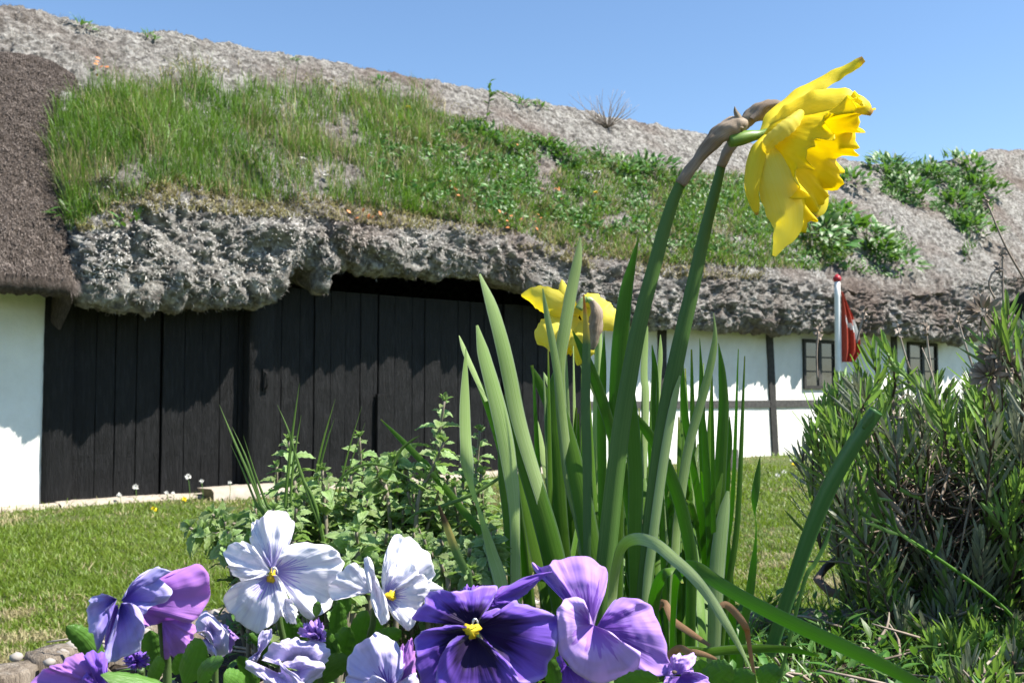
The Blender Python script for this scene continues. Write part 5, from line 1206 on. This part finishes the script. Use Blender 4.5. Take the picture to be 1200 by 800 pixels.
def petal(root, mat, rt, rim, Y, droot=0.0, drim=0.0, bulge=.004, ruf=.0022, closed=False, seed=0, lean=(0, 0), nm='petal', label=None, nrad=20, na=96, curl=.0):
    """rt root pixel; rim outline pixels; depths relative to Y (m, + = farther); bulge towards viewer"""
    rs = random.Random(seed*13+len(rim)); ph = rs.uniform(0, 6)
    c = np.array(P(*rt, Y+droot)); xs = np.array([r_[0] for r_ in rim], float); ys = np.array([r_[1] for r_ in rim], float)
    cx, cy = xs.mean(), ys.mean(); R_ = max(np.hypot(xs-rt[0], ys-rt[1]).max(), 1)
    pts = []
    for r_ in rim:
        dd = r_[2] if len(r_) > 2 else drim+lean[0]*(r_[0]-rt[0])/R_+lean[1]*(r_[1]-rt[1])/R_
        pts.append(tuple(P(r_[0], r_[1], Y+dd)))
    if closed: pts = pts+[pts[0]]
    e = crom(pts, na); vd = unit(np.array(P(cx, cy, Y))-np.array(CAM)); V = []; UV = []
    tl = unit(np.gradient(e, axis=0))
    for layer in (0, 1):
        for i in range(nrad+1):
            f = i/nrad
            for j in range(na):
                u = j/(na-1); rr = e[j]-c; p = c+rr*(f**.9)
                fine = math.sin(u*47+ph+f)*.6+math.sin(u*83+ph*2)*.45+math.sin(u*25+ph*3)*.8
                p = p+unit(rr)*(.0007*fine*f**4) + vd*(-bulge*math.sin(math.pi*f*.92) + 1.35*ruf*f*f*(math.sin(u*14+ph+f*2)+.6*math.sin(u*29+ph*2)+.55*fine*f*f) + .0011*f*math.sin(u*9+ph*4)*math.sin(f*5+ph) - curl*f**6 + .0008*noise.noise(Vector((u*9, f*7, seed)))*f*2)
                if layer: p = p+vd*.00045
                V.append(p); UV.append(((u*2-1), f))
    k = na; off = (nrad+1)*k
    Fc = [(i*k+j, i*k+j+1, (i+1)*k+j+1, (i+1)*k+j) for i in range(nrad) for j in range(k-1)]
    Fc += [(off+i*k+j, off+(i+1)*k+j, off+(i+1)*k+j+1, off+i*k+j+1) for i in range(nrad) for j in range(k-1)]
    Fc += [(nrad*k+j, nrad*k+j+1, off+nrad*k+j+1, off+nrad*k+j) for j in range(k-1)]
    m_ = MB(); m_.add(V, Fc, UV); o = m_.build(nm, M[mat], root)
    if label: o['label'] = label
    return o
def Z3(lst): return [(20+x/4.286, 640+y/4.286) for x, y in lst]          # coordinates read off enlarged views
def Z4(lst): return [(250+x/3.636, 580+y/3.636) for x, y in lst]
def Z6(lst): return [(460+x/3.158, 640+y/3.158) for x, y in lst]
def pansy(label, c, Y, stalkpx):
    b = P(stalkpx[-1][0], stalkpx[-1][1], Y+.03); root = empty('pansy', (b.x, b.y, BZ-.01), label, 'pansy', 'pansies in the front of the bed')
    m_ = MB(); pts = pp3(stalkpx, Y+.012, Y+.03); pts[-1] = (pts[-1][0], pts[-1][1], min(pts[-1][2], BZ-.005)); tube(m_, pts, [.0016]*len(pts) if len(stalkpx) < 5 else [.002]*len(pts), 18, 7); m_.build('stalk', M['pstalk'], root)
    return root
def eye(root, px, Y, rw=7, rh=9, throat=None):
    m_ = MB(); c = P(*px, Y+.001); r = rw*Y/F; rs = random.Random(int(px[0])); k = 28; V = [tuple(c+Vector((0, -.0022, .0004)))]
    for q_ in (.5, 1):
        for j in range(k):
            a = 2*math.pi*j/k; e_ = q_*(1+.22*math.sin(a*3+px[0])+.12*math.sin(a*9)+rs.uniform(-.06, .06))
            V.append((c.x+math.cos(a)*r*e_, c.y-.002*(1-q_*q_)+.0012*q_, c.z+math.sin(a)*r*rh/rw*e_))
    m_.add(V, [(0, 1+(j+1) % k, 1+j) for j in range(k)]+[(1+j, 1+(j+1) % k, 1+k+(j+1) % k, 1+k+j) for j in range(k)]); m_.build('eye', M['eye'], root)
    if throat:
        m_ = MB(); c = P(*throat, Y-.0005); p3 = [tuple(c+Vector((x*Y/F, yy, z*Y/F))) for x, z, yy in ((-3.2, -5, .001), (-2.2, 0, -.0003), (0, 2.5, -.0008), (2.2, 0, -.0003), (3.2, -5, .001))]
        tube(m_, p3, [.5*Y/F, 1.3*Y/F, 2.0*Y/F, 1.3*Y/F, .5*Y/F], 18, 7, lump=.2, flat=.6); m_.build('throat', M['eyew'], root)
# white pansy, full face
Y = .475; r_ = pansy('full-face white pansy with fine violet lines, left of the other white one', (318, 668), Y, [(322, 690), (328, 730), (335, 780), (340, 830)])
petal(r_, 'p_white', (319, 668), Z4([(185, 255), (158, 200), (160, 150), (168, 118), (190, 105), (215, 80), (265, 68), (310, 72), (345, 112), (338, 165), (325, 205), (305, 250)]), Y, .004, .014, .003, .0022, seed=1)
petal(r_, 'p_whiteplain', (317, 669), Z4([(170, 215), (130, 200), (85, 200), (50, 240), (55, 290), (72, 315), (90, 345), (130, 372), (175, 362), (225, 335)]), Y, .003, .006, .004, .002, seed=2)
petal(r_, 'p_white', (321, 669), Z4([(285, 250), (300, 225), (335, 210), (400, 198), (480, 213), (530, 248), (556, 290), (548, 345), (520, 420), (500, 480), (455, 510), (415, 525), (370, 500), (330, 430)]), Y, .001, .001, .005, .0026, seed=3)
petal(r_, 'p_white', (318, 674), Z4([(215, 335), (160, 355), (100, 375), (50, 420), (60, 480), (85, 520), (110, 545), (170, 577), (215, 572), (245, 558), (280, 525), (310, 500), (325, 455), (300, 380), (270, 340)]), Y, -.002, -.006, .005, .0024, seed=4)
petal(r_, 'p_whiteplain', (327, 700), Z4([(285, 490), (300, 520), (320, 545), (345, 545), (360, 510), (350, 475), (330, 440)]), Y, -.004, -.009, .002, .0015, seed=5)
eye(r_, (318, 676), Y-.006, 5.5, 9, (322, 667))
# white pansy, three-quarter
Y = .465; r_ = pansy('sideways white pansy with one narrow folded petal, right of another white one', (455, 695), Y, [(440, 710), (437, 730), (432, 770), (430, 830)])
petal(r_, 'p_whiteplain', (450, 697), Z4([(715, 365), (722, 300), (740, 230), (770, 175), (810, 172), (850, 182), (890, 230), (935, 280), (945, 330), (932, 370), (980, 400), (950, 425), (905, 450)]), Y, .008, .018, .003, .0024, seed=6)
petal(r_, 'p_whiteplain', (436, 694), Z4([(655, 405), (645, 350), (640, 315), (600, 290), (540, 330), (500, 370), (490, 400), (510, 447), (570, 425), (620, 415)]), Y, .004, .006, .003, .0018, seed=7)
petal(r_, 'p_white', (452, 694), Z4([(722, 372), (735, 325), (765, 298), (800, 278), (830, 270), (862, 300), (880, 335), (872, 365), (850, 385)]), Y, .002, .006, .003, .002, seed=8)
petal(r_, 'p_white', (453, 699), Z4([(780, 400), (830, 350), (870, 335), (905, 345), (912, 400), (900, 460), (870, 520), (830, 572), (790, 545), (755, 500), (735, 455)]), Y, -.001, -.002, .006, .003, seed=9)
petal(r_, 'p_whiteplain', (441, 690), Z4([(655, 255), (680, 285), (690, 345), (712, 385), (735, 430), (746, 490), (742, 535), (725, 556), (700, 525), (680, 470), (662, 410), (648, 340), (642, 290)]), Y, -.008, -.012, .004, .0015, closed=True, seed=10)
eye(r_, (457, 698), Y-.008, 7, 5.5)
# deep violet pansy
Y = .44; r_ = pansy('deep violet pansy with near-black centre and bright yellow eye, the darkest and largest', (555, 738), Y, [(560, 760), (562, 790), (560, 830), (560, 860)])
petal(r_, 'p_violetplain', (577, 704), Z6([(350, 240), (370, 200), (392, 155), (430, 145), (470, 120), (530, 102), (583, 95), (560, 115), (530, 142), (500, 170), (470, 190), (440, 215), (400, 238)]), Y, .014, .020, .002, .0014, closed=True, seed=11)
petal(r_, 'p_violetplain', (553, 725), Z6([(250, 200), (255, 160), (280, 146), (320, 150), (350, 160)]), Y, .016, .020, .002, .001, seed=12)
petal(r_, 'p_violet', (554, 734), Z6([(240, 290), (180, 285), (130, 275), (78, 270), (100, 225), (120, 190), (140, 168), (190, 165), (235, 160), (275, 165), (330, 150), (392, 146), (375, 190), (352, 232)]), Y, .006, .013, .004, .002, seed=13)
petal(r_, 'p_violet', (558, 735), Z6([(345, 240), (380, 228), (420, 235), (445, 200), (480, 208), (520, 225), (590, 250), (622, 290), (612, 370), (580, 420), (562, 480), (500, 508), (450, 500), (400, 440), (370, 370)]), Y, .003, .004, .006, .0024, seed=14)
petal(r_, 'p_violet', (552, 740), Z6([(275, 292), (230, 292), (180, 296), (120, 308), (92, 330), (85, 380), (85, 430), (105, 500), (130, 560), (200, 590), (280, 570), (320, 500), (330, 430)]), Y, .0, -.003, .005, .002, seed=15)
petal(r_, 'p_violet', (555, 744), Z6([(335, 345), (370, 370), (400, 400), (440, 440), (462, 490), (480, 540), (440, 590), (370, 610), (300, 600), (220, 590), (170, 540), (165, 450), (190, 380), (240, 330)]), Y, -.004, -.010, .005, .002, seed=16)
eye(r_, (553, 739), Y-.0085, 10, 8.5, (557, 727))
# lilac / mauve pansy right of it
Y = .45; r_ = pansy('mauve pansy with a light lilac lower petal, right of the deep violet one', (696, 735), Y, [(690, 760), (688, 790), (686, 840)])
petal(r_, 'p_mauve', (692, 735), Z6([(650, 215), (600, 165), (560, 120), (530, 95), (515, 58), (545, 75), (580, 60), (620, 50), (700, 36), (770, 60), (796, 95), (788, 165), (765, 225), (745, 300)]), Y, .008, .020, .004, .0022, seed=17)
petal(r_, 'p_mauve', (698, 736), Z6([(770, 300), (790, 260), (800, 225), (820, 200), (850, 188), (920, 196), (958, 235), (1000, 310), (1020, 400), (1027, 462), (960, 482), (880, 475), (850, 440)]), Y, .004, .012, .004, .002, seed=18)
petal(r_, 'p_lilac', (696, 732), Z6([(725, 285), (718, 220), (700, 192), (660, 188), (625, 200), (612, 240), (618, 300), (612, 370), (640, 430), (690, 478), (780, 502), (860, 484), (905, 450), (920, 395), (880, 375), (850, 350), (812, 318)]), Y, 0, -.006, .006, .0024, seed=19)
petal(r_, 'p_violetplain', (665, 780), Z6([(620, 400), (600, 440), (590, 500), (620, 560), (700, 560), (740, 510), (690, 480), (650, 440)]), Y, .008, .012, .003, .001, seed=20)
# mauve pansy seen from behind, left
Y = .43; r_ = pansy('purple pansy on a dark stalk at the left, its wide magenta petal spread right', (141, 705), Y, [(186, 712), (190, 735), (193, 765), (196, 800), (196, 850)])
petal(r_, 'p_magenta', (146, 704), Z3([(560, 225), (620, 190), (700, 148), (770, 125), (830, 110), (880, 92), (905, 84), (945, 110), (966, 165), (958, 240), (935, 320), (900, 370), (860, 385), (800, 372), (740, 372), (690, 392), (650, 415), (622, 380), (632, 330), (600, 300)]), Y, .006, .010, .006, .0030, seed=21)
petal(r_, 'p_magenta', (190, 727), Z3([(750, 375), (742, 450), (738, 550), (770, 557), (805, 550), (850, 520), (880, 470), (893, 420), (885, 380), (830, 365)]), Y, .008, .012, .003, .0016, seed=22)
petal(r_, 'p_blue', (142, 703), Z3([(545, 250), (560, 205), (590, 165), (620, 140), (665, 118), (700, 103), (740, 108), (778, 125), (700, 150), (750, 185), (785, 240), (740, 280), (690, 292), (650, 330), (620, 352), (590, 320)]), Y, .001, -.002, .005, .0020, seed=23)
petal(r_, 'p_blue', (142, 706), Z3([(540, 290), (580, 285), (612, 310), (632, 370), (642, 420), (632, 470), (612, 510), (560, 550), (500, 575), (450, 588), (440, 530), (470, 480), (495, 430), (490, 390), (505, 330)]), Y, -.003, -.010, .006, .0022, seed=24)
petal(r_, 'p_blue', (137, 702), Z3([(500, 262), (460, 245), (420, 238), (380, 258), (352, 285), (352, 340), (362, 400), (378, 450), (400, 520), (425, 490), (432, 440), (425, 370), (450, 310)]), Y, -.002, -.004, .006, .0024, seed=25)
petal(r_, 'p_violetplain', (138, 708), Z3([(440, 300), (430, 370), (440, 440), (445, 520), (480, 470), (495, 400), (510, 330), (505, 300)]), Y, .004, .010, .002, .001, seed=26)
# bottom-left violet
Y = .40; r_ = pansy('purple pansy cut off by the bottom left corner, below the one on the dark stalk', (120, 800), Y, [(130, 810), (135, 830), (138, 870), (140, 890)])
petal(r_, 'p_magenta', (118, 806), Z3([(20, 760), (50, 690), (130, 622), (180, 600), (220, 578), (290, 545), (335, 540), (350, 600), (340, 680), (300, 760), (200, 820)]), Y, .002, .004, .006, .002, seed=27)
petal(r_, 'p_violetplain', (118, 806), Z3([(330, 545), (380, 530), (430, 525), (450, 570), (455, 640), (450, 720), (400, 800), (330, 760), (320, 680), (340, 620)]), Y, .0, .0, .005, .0015, seed=28)
# small violet bud-like one behind
Y = .46; r_ = pansy('small curled violet pansy bloom low behind the stalk of the left purple pansy', (162, 775), Y, [(165, 785), (166, 800), (168, 840)])
for i in range(5):
    a = i*1.25; petal(r_, 'p_violetplain', (160, 775), [(160+15*math.cos(a+q_), 773+11*math.sin(a+q_), -.004+.006*math.sin(q_*2)) for q_ in (-.8, -.4, 0, .4, .8)], Y, 0, 0, .006, .001, seed=30+i)
# folded pale ones
Y = .455; r_ = pansy('half closed pale lilac pansy below the full-face white one', (345, 785), Y, [(350, 790), (352, 810), (352, 850)])
petal(r_, 'p_pale', (350, 775), Z4([(205, 700), (240, 645), (275, 622), (320, 611), (370, 612), (420, 616), (460, 625), (495, 650), (490, 690), (480, 720)]), Y, .010, .006, .010, .0012, seed=36)
petal(r_, 'p_pale', (350, 785), Z4([(200, 700), (230, 690), (270, 720), (320, 700), (370, 690), (420, 700), (482, 722), (460, 760), (430, 792), (380, 830), (320, 830), (280, 800), (230, 760)]), Y, -.004, -.001, .008, .0016, seed=37)
petal(r_, 'p_pale', (330, 790), Z4([(280, 700), (320, 740), (380, 790), (400, 850), (330, 870), (250, 820), (180, 770), (140, 730), (148, 700), (190, 720), (250, 745)]), Y, -.008, -.012, .005, .0016, seed=38)
petal(r_, 'p_pale', (302, 765), Z4([(150, 715), (145, 695), (170, 680), (200, 640), (190, 605), (220, 575), (243, 568), (250, 600), (225, 645), (195, 690), (175, 715)]), Y, .0, -.002, .003, .0012, seed=39, closed=True)
Y = .465; r_ = pansy('small crumpled violet pansy bud right above the half closed lilac pansy', (367, 740), Y, [(370, 755), (375, 780), (378, 830)])
for q_, rim in enumerate([[(360, 590), (375, 560), (400, 545), (425, 560), (430, 600), (400, 610)], [(400, 548), (430, 532), (452, 530), (470, 560), (455, 600), (420, 600)], [(440, 560), (470, 570), (482, 600), (470, 625), (440, 618), (410, 612)], [(365, 600), (400, 585), (440, 590), (450, 612), (410, 618)]]):
    petal(r_, 'p_mauve', (371, 748), Z4(rim), Y, .002, -.003*q_, .006, .0012, seed=40+q_)
Y = .45; r_ = pansy('pale violet-veined pansy cut by the bottom edge, left of the deep violet one', (455, 800), Y, [(458, 815), (460, 840), (460, 870)])
petal(r_, 'p_palevein', (456, 806), Z4([(560, 830), (566, 780), (568, 735), (590, 668), (640, 612), (700, 592), (760, 612), (805, 655), (815, 715), (800, 780), (770, 810)]), Y, 0, .006, .004, .002, seed=45)
petal(r_, 'p_magenta', (465, 806), Z4([(795, 650), (820, 630), (842, 614), (858, 660), (862, 720), (875, 780), (850, 850), (800, 830)]), Y, .006, .010, .003, .0012, seed=46)
petal(r_, 'p_palevein', (455, 808), Z4([(800, 790), (850, 760), (875, 780), (880, 850), (820, 900), (720, 920), (640, 900), (600, 850), (640, 800), (690, 770), (745, 790)]), Y, -.003, -.006, .004, .0015, seed=47)
Y = .485; r_ = pansy('drooping lavender coloured pansy between the left purple pansy and the full-face white one', (250, 735), Y, [(250, 760), (252, 780), (255, 830)])
petal(r_, 'p_pale', (248, 738), Z3([(890, 430), (895, 385), (912, 350), (950, 325), (985, 345), (1030, 395), (1062, 435), (1066, 500), (1050, 545), (1000, 550), (985, 500), (960, 460), (920, 430)]), Y, -.006, .004, .010, .0014, seed=48)
petal(r_, 'p_mauve', (262, 738), Z3([(1000, 370), (1040, 390), (1075, 420), (1108, 460), (1085, 500), (1060, 540), (1040, 500)]), Y, .004, .008, .004, .0014, seed=49)
petal(r_, 'p_pale', (242, 748), Z3([(890, 425), (930, 440), (970, 480), (1000, 520), (995, 550), (970, 540), (930, 500), (900, 470)]), Y, -.008, -.008, .004, .0012, seed=50)
Y = .46; r_ = pansy('small mauve pansy with a dark spot at the bottom, right of the lilac one', (793, 788), Y, [(795, 800), (797, 820), (800, 860)])
petal(r_, 'p_lilac', (793, 790), Z6([(1000, 490), (1015, 450), (1030, 410), (1070, 398), (1120, 402), (1112, 450), (1090, 470)]), Y, .002, .004, .003, .0014, seed=51)
petal(r_, 'p_mauve', (797, 792), Z6([(1080, 460), (1120, 460), (1168, 490), (1165, 540), (1100, 570), (1030, 570), (1000, 520), (1010, 480)]), Y, -.002, -.006, .004, .0018, seed=52)
m_ = MB(); c = P(790, 787, Y-.008); lump_(m_, (c.x, c.y, c.z), .0012); m_.build('eye', M['darktwig'], r_)

# pansy foliage
fol = []
def pleaves(label, items, Y):
    bx = sum(i_[0][0] for i_ in items)/len(items); root = plant('pansy_leaves', (bx, 810), Y, label, 'pansy foliage', 'pansy foliage under the flowers')
    for (b, t_, w_, yy, roll) in items:
        mid = ((b[0]+t_[0])/2+random.uniform(-3, 3), (b[1]+t_[1])/2-random.uniform(1, 5)); Pm = pp3([b, mid, t_], yy, yy-.012)
        m_ = MB(); n_ = 17; strap(m_, Pm, (np.array([.22, .5, .8, .9, 1, .98, 1.04, .93, 1.0, .88, .95, .8, .84, .64, .62, .36, .06]))*w_*yy/F, n=n_*2, fold=.35, thick=.05, roll=roll, ncross=7, wave=.05); m_.build('leaf', M['pleaf'], root)
pleaves('bright green pansy leaves round the foot of the left purple pansy', [((118, 775), (78, 733), 24, .47, 10), ((205, 812), (118, 790), 24, .40, -40), ((215, 800), (236, 748), 30, .43, 20), ((232, 800), (262, 772), 22, .42, 30), ((185, 790), (176, 738), 26, .50, 10), ((205, 790), (213, 765), 16, .44, 0), ((175, 800), (190, 770), 18, .42, 20)], .44)
pleaves('bright green pansy leaves between the two white pansies', [((392, 790), (374, 735), 26, .50, 20), ((350, 760), (333, 718), 28, .51, 20), ((400, 760), (398, 705), 22, .52, -10), ((415, 770), (430, 715), 24, .52, 15), ((405, 720), (395, 690), 16, .56, 15), ((370, 722), (369, 706), 10, .465, 0), ((440, 740), (452, 720), 14, .50, 0), ((392, 780), (410, 735), 28, .51, 10), ((365, 800), (410, 770), 30, .49, -20), ((425, 760), (470, 738), 24, .50, -20), ((318, 770), (292, 742), 16, .5, 0)], .49)
pleaves('rounded green pansy leaves at the bottom edge below the mauve pansy', [((720, 812), (770, 792), 30, .41, -45), ((650, 810), (640, 770), 20, .46, 10), ((600, 808), (625, 790), 20, .48, 0), ((826, 812), (858, 780), 34, .50, -10), ((850, 815), (885, 790), 30, .51, -20), ((815, 800), (828, 775), 24, .52, 10), ((890, 800), (915, 785), 24, .52, 0), ((285, 810), (262, 790), 26, .44, -20), ((300, 806), (280, 768), 18, .49, 20)], .47)
